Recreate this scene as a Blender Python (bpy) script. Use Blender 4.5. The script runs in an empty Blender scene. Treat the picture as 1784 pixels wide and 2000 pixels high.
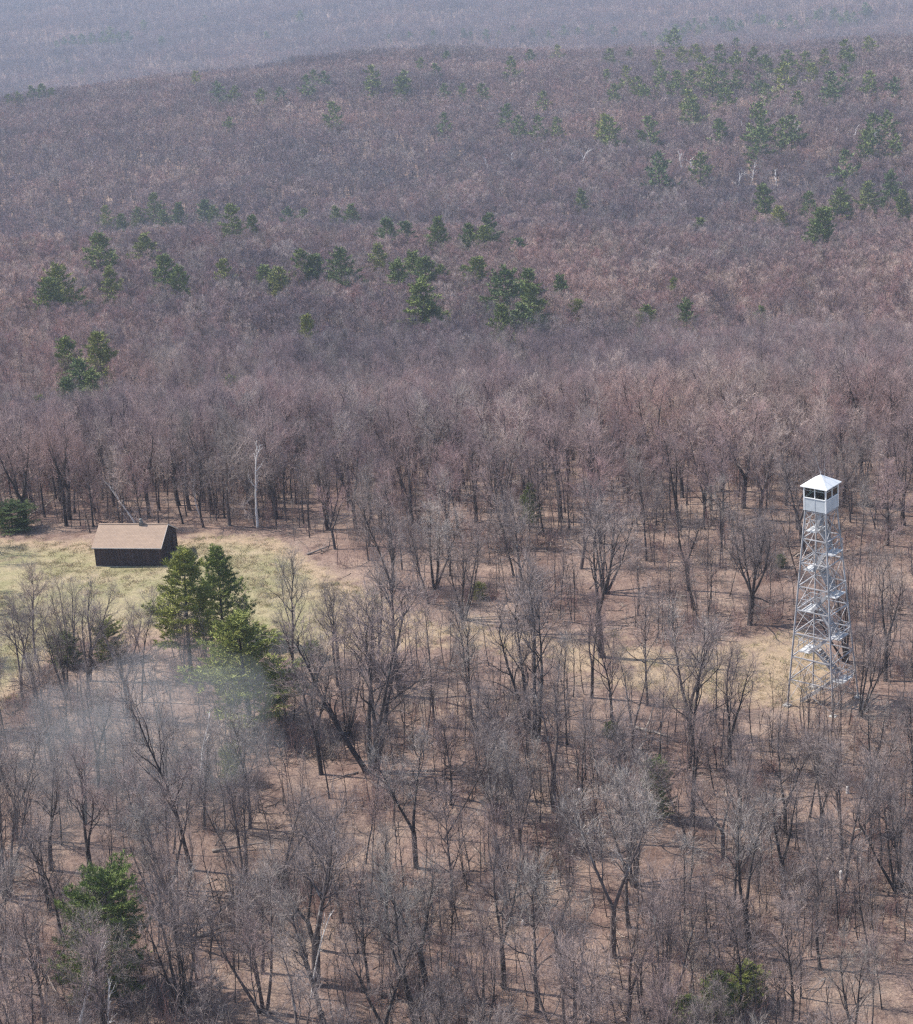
import bpy, math, random
import numpy as np
from mathutils import Vector, Matrix, Euler, noise

scene = bpy.context.scene
COL = scene.collection
PI = math.pi

# ------------------------------------------------------------------ camera, sky, sun, exposure
PITCH, FOC, CAMH, ROLL = math.radians(20.0), 4300.0, 81.0, math.radians(4.0)
cam_d = bpy.data.cameras.new("camera")
cam_d.sensor_fit = 'HORIZONTAL'
cam_d.sensor_width = 36.0
cam_d.lens = 36.0 * FOC / 1784.0
cam_d.clip_start = 1.0
cam_d.clip_end = 20000.0
cam = bpy.data.objects.new("camera", cam_d)
COL.objects.link(cam)
_fwd = np.array([0, math.cos(PITCH), -math.sin(PITCH)])
_r0 = np.array([1.0, 0, 0])
_u0 = np.cross(_r0, _fwd)
RT = math.cos(ROLL) * _r0 - math.sin(ROLL) * _u0
UP = math.sin(ROLL) * _r0 + math.cos(ROLL) * _u0
CAM = np.array([0, 0, CAMH])
cam.matrix_world = Matrix(((RT[0], UP[0], -_fwd[0], 0), (RT[1], UP[1], -_fwd[1], 0), (RT[2], UP[2], -_fwd[2], CAMH), (0, 0, 0, 1)))
scene.camera = cam

SUN_EL, SUN_AZ = math.radians(50), math.radians(20)      # from the left and a little behind the scene
SUNV = Vector((-math.cos(SUN_EL) * math.cos(SUN_AZ), math.cos(SUN_EL) * math.sin(SUN_AZ), math.sin(SUN_EL)))
world = bpy.data.worlds.new("World")
scene.world = world
world.use_nodes = True
wn = world.node_tree
bg = wn.nodes["Background"]
sky = wn.nodes.new("ShaderNodeTexSky")
sky.sky_type = 'NISHITA'
sky.sun_disc = False
sky.sun_elevation = SUN_EL
sky.sun_rotation = math.atan2(SUNV.x, SUNV.y) % (2 * PI)
wn.links.new(sky.outputs[0], bg.inputs[0])
bg.inputs[1].default_value = 0.12
sun_d = bpy.data.lights.new("sun", 'SUN')
sun_d.energy = 3.6
sun_d.angle = math.radians(0.5)
sun_d.color = (1.0, 0.945, 0.86)
sun = bpy.data.objects.new("sun", sun_d)
sun.rotation_euler = SUNV.to_track_quat('Z', 'Y').to_euler()
sun.location = (-100, 60, 200)
COL.objects.link(sun)
scene.view_settings.view_transform = 'Standard'
scene.view_settings.look = 'None'
scene.view_settings.gamma = 1.0
scene.view_settings.use_curve_mapping = False
scene.view_settings.exposure = 0.85
scene.cycles.use_denoising = False
scene.cycles.filter_width = 1.3
scene.cycles.max_bounces = 6
scene.cycles.diffuse_bounces = 3
scene.cycles.volume_bounces = 0
scene.cycles.transparent_max_bounces = 16

# ------------------------------------------------------------------ helpers
def ray(px, py):
    v = _fwd + RT * (px - 892) / FOC + UP * (1000 - py) / FOC
    return v
def proj(p):
    q = np.asarray(p, float) - CAM
    d = q @ _fwd
    return 892 + FOC * (q @ RT) / d, 1000 - FOC * (q @ UP) / d, d

def tab(pairs):
    ys = np.arange(-200, 5200, 5.0)
    z = np.interp(ys, [p[0] for p in pairs], [p[1] for p in pairs])
    k = np.exp(-0.5 * (np.arange(-12, 13) / 4.5) ** 2)
    k /= k.sum()
    zz = np.convolve(np.pad(z, 12, mode='edge'), k, mode='valid')
    return ys, zz
TL = tab([(-200, 0), (245, 0), (299, -20), (376, -39), (478, -55), (573, -68), (717, -79), (848, -117), (932, -123), (1015, -121), (1194, -127), (1314, -131), (1433, -143), (1600, -200), (1900, -262), (2400, -272), (3000, -290), (3800, -320), (6211, -330)])
TC = tab([(-200, 0), (245, 0), (299, -21), (376, -40), (478, -57), (573, -69), (669, -79), (800, -113), (908, -116), (1015, -114), (1194, -117), (1433, -129), (1580, -170), (1800, -235), (2400, -258), (3000, -285), (6211, -300)])
TR = tab([(-200, 0), (245, 0), (299, -22), (376, -41), (478, -59), (561, -70), (621, -77), (717, -100), (812, -101), (932, -99), (1194, -110), (1400, -140), (1600, -200), (2200, -255), (3000, -290), (3800, -320), (6211, -330)])
def zg(x, y):
    yy = max(y, 60.0)
    u = max(-1.0, min(1.0, x / (0.205 * yy)))
    zc = np.interp(y, *TC)
    if u < 0:
        z = zc + (np.interp(y, *TL) - zc) * (-u)
    else:
        z = zc + (np.interp(y, *TR) - zc) * u
    w = min(1.0, max(0.0, (y - 245) / 230))
    n = noise.noise(Vector((x * 0.012, y * 0.012, 3.1))) * 5.0 + noise.noise(Vector((x * 0.004, y * 0.004, 7.7))) * 9.0 * min(1, y / 1500)
    s = noise.noise(Vector((x * 0.07, y * 0.07, 1.3))) * 0.35
    return float(z + w * n + s)
def ground_at(px, py):
    v = ray(px, py)
    t, z = 60.0, 0.0
    while t < 4000:
        p = CAM + v * t
        if p[2] <= zg(p[0], p[1]):
            lo, hi = t - 4, t
            for _ in range(14):
                m = (lo + hi) / 2
                p = CAM + v * m
                if p[2] <= zg(p[0], p[1]): hi = m
                else: lo = m
            return p
        t += 4
    return p
def top_at(px, py, H):
    v = ray(px, py)
    t = 80.0
    while t < 3500:
        p = CAM + v * t
        if p[2] - H <= zg(p[0], p[1]):
            return (p[0], p[1], zg(p[0], p[1]))
        t += 3
    return None

def tag(o, label=None, cat=None, group=None, kind=None):
    if label: o["label"] = label
    if cat: o["category"] = cat
    if group: o["group"] = group
    if kind: o["kind"] = kind
    return o
def empty(name, loc, rz=0.0):
    o = bpy.data.objects.new(name, None)
    o.location = loc
    o.rotation_euler = (0, 0, rz)
    o.empty_display_size = 0.5
    COL.objects.link(o)
    return o

class MB:
    """collects faces for ONE mesh"""
    def __init__(s):
        s.v, s.f, s.tri = [], [], []
    def tube(s, pts, rads, k=6, cap=False):
        n0 = len(s.v)
        n = len(pts)
        ref = Vector((0.31, 0.87, 0.12))
        for i, p in enumerate(pts):
            a = pts[max(0, i - 1)]
            b = pts[min(n - 1, i + 1)]
            d = (b - a).normalized()
            x = d.cross(ref)
            if x.length < 1e-3: x = d.cross(Vector((1, 0, 0)))
            x.normalize()
            y = d.cross(x)
            r = rads[i]
            for j in range(k):
                t = 2 * PI * j / k
                s.v.append(tuple(p + x * (math.cos(t) * r) + y * (math.sin(t) * r)))
        for i in range(n - 1):
            for j in range(k):
                a = n0 + i * k + j
                b = n0 + i * k + (j + 1) % k
                s.f.append((a, b, b + k, a + k))
        if cap:
            s.f.append(tuple(n0 + j for j in range(k))[::-1])
            s.f.append(tuple(n0 + (n - 1) * k + j for j in range(k)))
    def bar(s, a, b, w, h=None, up=(0, 0, 1)):
        a, b = Vector(a), Vector(b)
        h = h or w
        d = (b - a).normalized()
        up = Vector(up)
        x = d.cross(up)
        if x.length < 1e-3: x = d.cross(Vector((0, 1, 0)))
        x.normalize()
        y = x.cross(d)
        n0 = len(s.v)
        for p in (a, b):
            for (i, j) in ((-1, -1), (1, -1), (1, 1), (-1, 1)):
                s.v.append(tuple(p + x * (i * w / 2) + y * (j * h / 2)))
        for f in ((3, 2, 1, 0), (4, 5, 6, 7), (0, 1, 5, 4), (1, 2, 6, 5), (2, 3, 7, 6), (3, 0, 4, 7)):
            s.f.append(tuple(n0 + q for q in f))
    def box(s, x0, x1, y0, y1, z0, z1):
        n0 = len(s.v)
        s.v += [(x0, y0, z0), (x1, y0, z0), (x1, y1, z0), (x0, y1, z0), (x0, y0, z1), (x1, y0, z1), (x1, y1, z1), (x0, y1, z1)]
        for f in ((3, 2, 1, 0), (4, 5, 6, 7), (0, 1, 5, 4), (1, 2, 6, 5), (2, 3, 7, 6), (3, 0, 4, 7)):
            s.f.append(tuple(n0 + q for q in f))
    def poly(s, pts, t=(0, 0, -0.04)):
        n0 = len(s.v)
        n = len(pts)
        t = Vector(t)
        for p in pts: s.v.append(tuple(p))
        for p in pts: s.v.append(tuple(Vector(p) + t))
        s.f.append(tuple(range(n0, n0 + n)))
        s.f.append(tuple(range(n0 + n, n0 + 2 * n))[::-1])
        for i in range(n):
            j = (i + 1) % n
            s.f.append((n0 + i, n0 + n + i, n0 + n + j, n0 + j))
    def tris(s, arr):
        """arr: (N,3,3) array"""
        s.tri.append(arr)
    def mesh(s, name, mat, smooth=False):
        me = bpy.data.meshes.new(name)
        v = np.array(s.v, float).reshape(-1, 3)
        loops = [i for f in s.f for i in f]
        lens = [len(f) for f in s.f]
        if s.tri:
            t = np.concatenate(s.tri)
            nt = len(t)
            loops = np.concatenate([np.array(loops, int), len(v) + np.arange(nt * 3)])
            lens = np.concatenate([np.array(lens, int), np.full(nt, 3)])
            v = np.concatenate([v, t.reshape(-1, 3)])
        loops = np.array(loops, np.int32)
        lens = np.array(lens, np.int32)
        me.vertices.add(len(v))
        me.vertices.foreach_set("co", v.astype(np.float32).ravel())
        me.loops.add(len(loops))
        me.loops.foreach_set("vertex_index", loops)
        me.polygons.add(len(lens))
        st = np.zeros(len(lens), np.int32)
        st[1:] = np.cumsum(lens)[:-1]
        me.polygons.foreach_set("loop_start", st)
        me.polygons.foreach_set("loop_total", lens)
        me.polygons.foreach_set("use_smooth", np.full(len(lens), bool(smooth)))
        me.update(calc_edges=True)
        me.validate()
        for m in (mat if isinstance(mat, (list, tuple)) else [mat]):
            me.materials.append(m)
        return me
    def build(s, name, mat, parent=None, smooth=False):
        o = bpy.data.objects.new(name, s.mesh(name, mat, smooth))
        COL.objects.link(o)
        if parent is not None: o.parent = parent
        return o
def child(name, me, parent):
    o = bpy.data.objects.new(name, me)
    COL.objects.link(o)
    o.parent = parent
    return o

# ------------------------------------------------------------------ materials
def mat(name, rough=0.85):
    m = bpy.data.materials.new(name)
    m.use_nodes = True
    nt = m.node_tree
    b = nt.nodes["Principled BSDF"]
    b.inputs["Roughness"].default_value = rough
    b.inputs["Specular IOR Level"].default_value = 0.2
    return m, nt, b
def N(nt, typ, **kw):
    n = nt.nodes.new(typ)
    for k, v in kw.items(): setattr(n, k, v)
    return n
def ramp(nt, fac, stops):
    r = N(nt, "ShaderNodeValToRGB")
    e = r.color_ramp.elements
    while len(e) < len(stops): e.new(0.5)
    for q, (p, c) in zip(e, stops):
        q.position = p
        q.color = (*c, 1)
    nt.links.new(fac, r.inputs[0])
    return r.outputs[0]
def noise_n(nt, scale, detail=4, rough=0.6, vec=None, dist=0.0):
    n = N(nt, "ShaderNodeTexNoise")
    n.inputs["Scale"].default_value = scale
    n.inputs["Detail"].default_value = detail
    n.inputs["Roughness"].default_value = rough
    n.inputs["Distortion"].default_value = dist
    if vec is not None: nt.links.new(vec, n.inputs["Vector"])
    return n.outputs[0]
def mix(nt, fac, a, b, typ='MIX'):
    n = N(nt, "ShaderNodeMix", data_type='RGBA', blend_type=typ)
    for s, v in ((n.inputs[0], fac), (n.inputs[6], a), (n.inputs[7], b)):
        if isinstance(v, (int, float)): s.default_value = v
        elif isinstance(v, tuple): s.default_value = (*v, 1)
        else: nt.links.new(v, s)
    return n.outputs[2]
def math_n(nt, op, a, b=0.0):
    n = N(nt, "ShaderNodeMath", operation=op)
    for s, v in ((n.inputs[0], a), (n.inputs[1], b)):
        if isinstance(v, (int, float)): s.default_value = v
        else: nt.links.new(v, s)
    return n.outputs[0]

def rand_mat(name, stops, vscale=2.0, dark=0.75, rough=0.9, trans=0.0):
    """colour by object (each tree its own tint), broken up by a fine noise"""
    m, nt, b = mat(name, rough)
    oi = N(nt, "ShaderNodeObjectInfo")
    c = ramp(nt, oi.outputs["Random"], stops)
    tc = N(nt, "ShaderNodeTexCoord")
    f = noise_n(nt, vscale, 3, 0.6, tc.outputs["Object"])
    f = ramp(nt, f, [(0.3, (dark,) * 3), (0.7, (1.25,) * 3)])
    c = mix(nt, 1.0, c, f, 'MULTIPLY')
    if name == "woods_bark":                     # stands of one species lie together on the slopes
        q = noise_n(nt, 0.012, 3, 0.6, oi.outputs["Location"])
        c = mix(nt, 1.0, c, ramp(nt, q, [(0.32, (0.72, 0.74, 0.80)), (0.45, (0.95, 0.95, 0.97)), (0.55, (1.06, 1.0, 0.98)), (0.68, (1.35, 1.25, 1.15))]), 'MULTIPLY')
    nt.links.new(c, b.inputs["Base Color"])
    return m
M_TWIG = rand_mat("twig_bark", [(0.0, (0.35, 0.285, 0.265)), (0.25, (0.27, 0.22, 0.21)), (0.5, (0.42, 0.345, 0.31)), (0.72, (0.36, 0.25, 0.235)), (0.86, (0.32, 0.285, 0.25)), (1.0, (0.50, 0.44, 0.395))], 1.5, 0.8)
M_WOODS = rand_mat("woods_bark", [(0.0, (0.34, 0.255, 0.245)), (0.2, (0.215, 0.166, 0.175)), (0.4, (0.42, 0.325, 0.30)), (0.6, (0.375, 0.25, 0.24)), (0.78, (0.28, 0.238, 0.215)), (1.0, (0.56, 0.46, 0.41))], 0.8, 0.7)
def bark_mat(name, a, b2, lich):
    m, nt, b = mat(name, 0.9)
    tc = N(nt, "ShaderNodeTexCoord")
    mp = N(nt, "ShaderNodeMapping")
    mp.inputs["Scale"].default_value = (1, 1, 0.25)
    nt.links.new(tc.outputs["Object"], mp.inputs[0])
    f = noise_n(nt, 6.0, 5, 0.7, mp.outputs[0])
    c = ramp(nt, f, [(0.32, a), (0.68, b2)])
    g = noise_n(nt, 1.1, 4, 0.65, tc.outputs["Object"])
    g = ramp(nt, g, [(0.56, (0, 0, 0)), (0.66, (1, 1, 1))])
    c = mix(nt, g, c, lich)
    oi = N(nt, "ShaderNodeObjectInfo")
    k = ramp(nt, oi.outputs["Random"], [(0.0, (0.8, 0.8, 0.8)), (0.55, (1.1, 1.1, 1.1)), (0.72, (1.9, 1.9, 1.9)), (0.9, (2.1, 2.05, 2.0)), (0.95, (2.6, 2.5, 2.4))] if name == "bark" else [(0.0, (0.9, 0.9, 0.9)), (1.0, (1.05, 1.05, 1.05))])
    c = mix(nt, 1.0, c, k, 'MULTIPLY')
    nt.links.new(c, b.inputs["Base Color"])
    bp = N(nt, "ShaderNodeBump")
    bp.inputs["Strength"].default_value = 0.6
    nt.links.new(f, bp.inputs["Height"])
    nt.links.new(bp.outputs[0], b.inputs["Normal"])
    return m
M_BARK = bark_mat("bark", (0.028, 0.022, 0.022), (0.085, 0.069, 0.066), (0.19, 0.175, 0.165))
M_BOUGH = bark_mat("bough_bark", (0.07, 0.056, 0.056), (0.17, 0.138, 0.134), (0.26, 0.225, 0.21))
M_BIRCH = bark_mat("white_bark", (0.60, 0.56, 0.53), (0.85, 0.81, 0.78), (0.16, 0.14, 0.13))
M_PBARK = bark_mat("pine_bark", (0.04, 0.032, 0.028), (0.10, 0.08, 0.068), (0.14, 0.12, 0.10))
M_LOG = bark_mat("grey_log", (0.16, 0.13, 0.115), (0.33, 0.28, 0.25), (0.12, 0.10, 0.09))
M_PALELOG = bark_mat("pale_log", (0.42, 0.34, 0.27), (0.66, 0.56, 0.46), (0.3, 0.24, 0.2))
def needle_mat(name, stops):
    m = rand_mat(name, stops, 1.3, 0.5, 0.6)
    return m
M_NEEDLE = needle_mat("needles", [(0.0, (0.15, 0.20, 0.056)), (0.4, (0.20, 0.235, 0.055)), (0.7, (0.13, 0.18, 0.066)), (1.0, (0.29, 0.295, 0.065))])

def ground_mat():
    m, nt, b = mat("leaf_litter_and_grass", 0.95)
    geo = N(nt, "ShaderNodeNewGeometry")
    P = geo.outputs["Position"]
    big = noise_n(nt, 0.09, 4, 0.6, P)
    mid = noise_n(nt, 1.3, 5, 0.75, P, 1.4)
    fine = noise_n(nt, 4.2, 4, 0.75, P, 2.0)
    c = ramp(nt, big, [(0.3, (0.235, 0.156, 0.128)), (0.5, (0.29, 0.205, 0.168)), (0.7, (0.37, 0.28, 0.222))])
    c2 = ramp(nt, mid, [(0.30, (0.42, 0.38, 0.38)), (0.48, (0.95, 0.93, 0.93)), (0.58, (1.05, 1.05, 1.02)), (0.72, (1.45, 1.42, 1.32))])
    c = mix(nt, 1.0, c, c2, 'MULTIPLY')
    c3 = ramp(nt, fine, [(0.30, (0.42, 0.38, 0.38)), (0.48, (0.95, 0.95, 0.95)), (0.62, (1.1, 1.1, 1.1)), (0.76, (1.7, 1.65, 1.55))])
    c = mix(nt, 1.0, c, c3, 'MULTIPLY')
    hol = noise_n(nt, 0.32, 3, 0.55, P, 0.8)
    c = mix(nt, 1.0, c, ramp(nt, hol, [(0.30, (0.66, 0.60, 0.58)), (0.45, (0.97, 0.96, 0.95)), (0.60, (1.06, 1.05, 1.03)), (0.74, (1.28, 1.27, 1.20))]), 'MULTIPLY')
    g1 = noise_n(nt, 0.22, 4, 0.6, P)
    g = ramp(nt, g1, [(0.3, (0.41, 0.325, 0.215)), (0.46, (0.36, 0.305, 0.18)), (0.6, (0.29, 0.265, 0.14)), (0.74, (0.38, 0.28, 0.195))])
    gf = noise_n(nt, 2.2, 5, 0.75, P, 0.8)
    gf = ramp(nt, gf, [(0.28, (0.62, 0.60, 0.56)), (0.5, (1, 1, 1)), (0.75, (1.28, 1.25, 1.2))])
    g = mix(nt, 1.0, g, gf, 'MULTIPLY')
    at = N(nt, "ShaderNodeAttribute", attribute_name="grass")
    g = mix(nt, ramp(nt, at.outputs["Fac"], [(0.72, (0, 0, 0)), (0.95, (1, 1, 1))]), mix(nt, 1.0, gf, (0.41, 0.305, 0.205), 'MULTIPLY'), g)
    e = noise_n(nt, 0.35, 5, 0.7, P)
    k = math_n(nt, 'ADD', at.outputs["Fac"], math_n(nt, 'MULTIPLY', math_n(nt, 'SUBTRACT', e, 0.5), 1.3))
    k = ramp(nt, k, [(0.36, (0, 0, 0)), (0.62, (1, 1, 1))])
    c = mix(nt, k, c, g)
    nt.links.new(c, b.inputs["Base Color"])
    bp = N(nt, "ShaderNodeBump")
    bp.inputs["Strength"].default_value = 0.9
    bp.inputs["Distance"].default_value = 0.12
    nt.links.new(math_n(nt, 'ADD', fine, mid), bp.inputs["Height"])
    nt.links.new(bp.outputs[0], b.inputs["Normal"])
    return m
M_GROUND = ground_mat()

def simple(name, col, rough=0.7, var=0.12, scale=3.0, metal=0.0):
    m, nt, b = mat(name, rough)
    tc = N(nt, "ShaderNodeTexCoord")
    f = noise_n(nt, scale, 5, 0.65, tc.outputs["Object"])
    lo = tuple(max(0, x * (1 - var * 1.6)) for x in col)
    hi = tuple(min(1, x * (1 + var)) for x in col)
    nt.links.new(ramp(nt, f, [(0.3, lo), (0.7, hi)]), b.inputs["Base Color"])
    b.inputs["Metallic"].default_value = metal
    return m
M_STEEL = simple("galvanised_steel", (0.44, 0.43, 0.44), 0.55, 0.26, 1.2, 0.1)
M_WHITE = simple("white_painted_metal", (0.80, 0.80, 0.80), 0.4, 0.06, 1.5)
M_PANEL = simple("pale_grey_panel", (0.50, 0.53, 0.56), 0.5, 0.08, 2.5)
M_DECK = simple("worn_grey_deck", (0.54, 0.54, 0.54), 0.6, 0.2, 1.5)
M_DARK = simple("dark_interior", (0.03, 0.035, 0.035), 0.8, 0.2)
M_CONC = simple("concrete", (0.42, 0.40, 0.37), 0.9, 0.15, 4)
M_TRIM = simple("weathered_white_trim", (0.62, 0.58, 0.55), 0.7, 0.1)
M_PIPE = simple("flue_metal", (0.16, 0.16, 0.155), 0.5, 0.2, 5)
M_STONE = simple("grey_stone", (0.20, 0.19, 0.18), 0.9, 0.25, 5)
def glass_mat():
    m = bpy.data.materials.new("window_glass")
    m.use_nodes = True
    nt = m.node_tree
    nt.nodes.clear()
    o = N(nt, "ShaderNodeOutputMaterial")
    t = N(nt, "ShaderNodeBsdfTransparent")
    t.inputs[0].default_value = (0.82, 0.88, 0.86, 1)
    g = N(nt, "ShaderNodeBsdfGlossy")
    g.inputs["Roughness"].default_value = 0.03
    fr = N(nt, "ShaderNodeFresnel")
    fr.inputs[0].default_value = 1.5
    mx = N(nt, "ShaderNodeMixShader")
    nt.links.new(fr.outputs[0], mx.inputs[0])
    nt.links.new(t.outputs[0], mx.inputs[1])
    nt.links.new(g.outputs[0], mx.inputs[2])
    nt.links.new(mx.outputs[0], o.inputs[0])
    return m
M_GLASS = glass_mat()
def board_mat():
    m, nt, b = mat("brown_boards", 0.8)
    tc = N(nt, "ShaderNodeTexCoord")
    mp = N(nt, "ShaderNodeMapping")
    mp.inputs["Scale"].default_value = (1, 1, 0.08)
    nt.links.new(tc.outputs["Object"], mp.inputs[0])
    f = noise_n(nt, 3.2, 5, 0.7, mp.outputs[0])
    c = ramp(nt, f, [(0.3, (0.036, 0.026, 0.028)), (0.5, (0.058, 0.041, 0.043)), (0.7, (0.092, 0.062, 0.062))])
    nt.links.new(c, b.inputs["Base Color"])
    return m
M_BOARD = board_mat()
def shingle_mat():
    m, nt, b = mat("tan_shingles", 0.9)
    tc = N(nt, "ShaderNodeTexCoord")
    br = N(nt, "ShaderNodeTexBrick")
    br.inputs["Scale"].default_value = 1.0
    br.inputs["Brick Width"].default_value = 0.32
    br.inputs["Row Height"].default_value = 0.16
    br.inputs["Mortar Size"].default_value = 0.012
    br.inputs["Color1"].default_value = (0.40, 0.295, 0.22, 1)
    br.inputs["Color2"].default_value = (0.345, 0.255, 0.19, 1)
    br.inputs["Mortar"].default_value = (0.25, 0.175, 0.135, 1)
    nt.links.new(tc.outputs["Object"], br.inputs["Vector"])
    f = noise_n(nt, 0.8, 5, 0.65, tc.outputs["Object"])
    f = ramp(nt, f, [(0.3, (0.93, 0.93, 0.94)), (0.7, (1.06, 1.05, 1.04))])
    nt.links.new(mix(nt, 1.0, br.outputs[0], f, 'MULTIPLY'), b.inputs["Base Color"])
    return m
M_SHINGLE = shingle_mat()

# ------------------------------------------------------------------ ground
GRASS = [(-80, 1030), (110, 1042), (190, 1052), (360, 1040), (470, 1036), (540, 1050), (600, 1085), (650, 1115), (760, 1150), (860, 1205), (930, 1195), (1090, 1235), (1200, 1225), (1300, 1265), (1430, 1250), (1540, 1225), (1630, 1230), (1650, 1330), (1570, 1400), (1450, 1380), (1350, 1395), (1270, 1370), (1150, 1350), (1000, 1300), (900, 1285), (780, 1290), (690, 1290), (600, 1290), (520, 1275), (400, 1240), (280, 1245), (150, 1240), (90, 1290), (-80, 1460)]
def sdist(px, py, poly):
    ins, best = False, 1e9
    n = len(poly)
    for i in range(n):
        x0, y0 = poly[i]
        x1, y1 = poly[(i + 1) % n]
        if (y0 > py) != (y1 > py) and px < (x1 - x0) * (py - y0) / (y1 - y0) + x0: ins = not ins
        dx, dy = x1 - x0, y1 - y0
        t = max(0, min(1, ((px - x0) * dx + (py - y0) * dy) / (dx * dx + dy * dy)))
        best = min(best, math.hypot(px - x0 - t * dx, (py - y0 - t * dy)))
    return best if ins else -best
def grass_w(x, y):
    if y < 100 or y > 285: return 0.0
    px, py, _ = proj((x, y, 0))
    return max(0.0, min(1.0, 0.5 + sdist(px, py, GRASS) / 60.0)) * (1.0 if px < 560 else max(0.54, 1 - (px - 560) / 500) if px < 1250 else 0.66)
ys = [-60, -20, 20, 50, 70, 80, 90]
while ys[-1] < 285: ys.append(ys[-1] + 1.4)
while ys[-1] < 5000: ys.append(ys[-1] * 1.012 + 0.5)
NC = 150
gv, gw = [], []
for y in ys:
    hw = 60 + 0.42 * max(0, y)
    for j in range(NC + 1):
        x = (2 * j / NC - 1) * hw
        gv.append((x, y, zg(x, y)))
        gw.append(grass_w(x, y))
gf = []
for i in range(len(ys) - 1):
    for j in range(NC):
        a = i * (NC + 1) + j
        gf.append((a, a + 1, a + NC + 2, a + NC + 1))
gme = bpy.data.meshes.new("ground")
gme.from_pydata(gv, [], gf)
at = gme.attributes.new("grass", 'FLOAT', 'POINT')
at.data.foreach_set("value", np.array(gw, np.float32))
gme.polygons.foreach_set("use_smooth", np.ones(len(gf), bool))
gme.materials.append(M_GROUND)
ground = bpy.data.objects.new("ground", gme)
COL.objects.link(ground)
tag(ground, kind="structure")

# ------------------------------------------------------------------ fire tower
TB = ground_at(1608, 1372)
TB[2] = zg(TB[0], TB[1])
TYAW = math.radians(-39.4)
ZF = 17.65
def build_tower():
    root = empty("fire_tower", TB, TYAW)
    tag(root, "tall white steel lattice fire tower with roofed lookout cab and zigzag stairs", "tower")
    ht, hb = 0.94, 2.2
    def hw(z): return hb + (ht - hb) * min(z, ZF) / ZF
    sg = ((-1, -1), (1, -1), (1, 1), (-1, 1))
    for sx, sy in sg:
        m = MB()
        m.bar((sx * hb, sy * hb, -0.2), (sx * ht, sy * ht, ZF), 0.12, 0.12, (sx, -sy, 0))
        leg = m.build("leg", M_STEEL, root)
        f = MB()
        f.box(sx * hb - 0.3, sx * hb + 0.3, sy * hb - 0.3, sy * hb + 0.3, -0.5, 0.18)
        f.build("footing", M_CONC, leg)
    lev = [0.35, 2.5, 4.6, 6.7, 8.8, 10.9, 13.0, 15.1, ZF - 0.15]
    for li, z in enumerate(lev):
        for k in range(4):
            if li == 0: continue
            (ax, ay), (bx, by) = sg[k], sg[(k + 1) % 4]
            h = hw(z) * 1.0
            m = MB()
            m.bar((ax * h, ay * h, z), (bx * h, by * h, z), 0.08, 0.08)
            m.build("girt", M_STEEL, root)
    for li in range(len(lev) - 1):
        z0, z1 = lev[li], lev[li + 1]
        h0, h1 = hw(z0), hw(z1)
        for k in range(4):
            (ax, ay), (bx, by) = sg[k], sg[(k + 1) % 4]
            o = 0.03
            nx, ny = (ax + bx) / 2, (ay + by) / 2
            for q, (p0, p1) in enumerate((((ax, ay), (bx, by)), ((bx, by), (ax, ay)))):
                d = o * (1 if q else -1)
                m = MB()
                m.bar((p0[0] * h0 + nx * d, p0[1] * h0 + ny * d, z0), (p1[0] * h1 + nx * d, p1[1] * h1 + ny * d, z1), 0.055 if (q + k) % 2 else 0.028, 0.03, (nx, ny, 0))
                m.build("brace", M_STEEL, root)
    # stairs: landings alternate between the two ends
    lz = [2.6, 4.7, 6.5, 8.5, 10.2, 12.2, 13.9, 15.7]
    pts = [(0.6, -0.42, 0.05)]
    lw = 0.95
    ends = []
    for i, z in enumerate(lz):
        s = 1 if i % 2 == 0 else -1
        xc = s * (hw(z) - 0.15) if s > 0 else -(hw(z) - 0.55)
        ends.append((xc, s, z))
        m = MB()
        m.box(xc - lw / 2, xc + lw / 2, -0.85, 0.85, z - 0.05, z)
        ld = m.build("landing", M_DECK, root)
        r = MB()
        xo = xc + s * lw / 2
        for yy in (-0.83, 0, 0.83): r.bar((xo, yy, z), (xo, yy, z + 1.0), 0.045)
        for zz in (0.5, 1.0): r.bar((xo, -0.83, z + zz), (xo, 0.83, z + zz), 0.045)
        for yy in (-0.83, 0.83): r.bar((xo, yy, z + 1.0), (xo - s * lw, yy, z + 1.0), 0.04)
        r.build("guard_rail", M_STEEL, ld)
    prev = (-1.7, -1, 0.0)
    for i, (xc, s, z) in enumerate(ends + [(0.45, 1, ZF)]):
        px0, ps, pz = prev
        lane = -0.43 if s > 0 else 0.43
        a = Vector((px0 - ps * (lw / 2 if i else 0), lane, pz))
        b = Vector((xc - s * (lw / 2 if i < len(ends) else 0), lane, z))
        m = MB()
        for dy in (-0.36, 0.36):
            m.bar(a + Vector((0, dy, 0)), b + Vector((0, dy, 0)), 0.06, 0.26)
        n = max(4, int(abs(b.z - a.z) / 0.22))
        for t in range(1, n):
            p = a.lerp(b, t / n)
            m.box(p.x - 0.14, p.x + 0.14, lane - 0.32, lane + 0.32, p.z + 0.02, p.z + 0.06)
        st = m.build("stair_flight", M_STEEL, root)
        r = MB()
        for dy in (-0.36, 0.36):
            for zz in (0.5, 0.95):
                r.bar(a + Vector((0, dy, zz)), b + Vector((0, dy, zz)), 0.035)
            for t in (0.05, 0.35, 0.65, 0.95):
                p = a.lerp(b, t)
                r.bar(p + Vector((0, dy, 0)), p + Vector((0, dy, 0.95)), 0.035)
        r.build("handrail", M_STEEL, st)
        prev = (xc, s, z)
    # cab
    s = 1.0
    cab = MB()
    cab.box(-s, s, -s, s, ZF, ZF + 0.08)
    cab = cab.build("cab_floor", M_PANEL, root)
    z0, z1, z2 = ZF - 0.05, ZF + 1.02, ZF + 2.05
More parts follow.
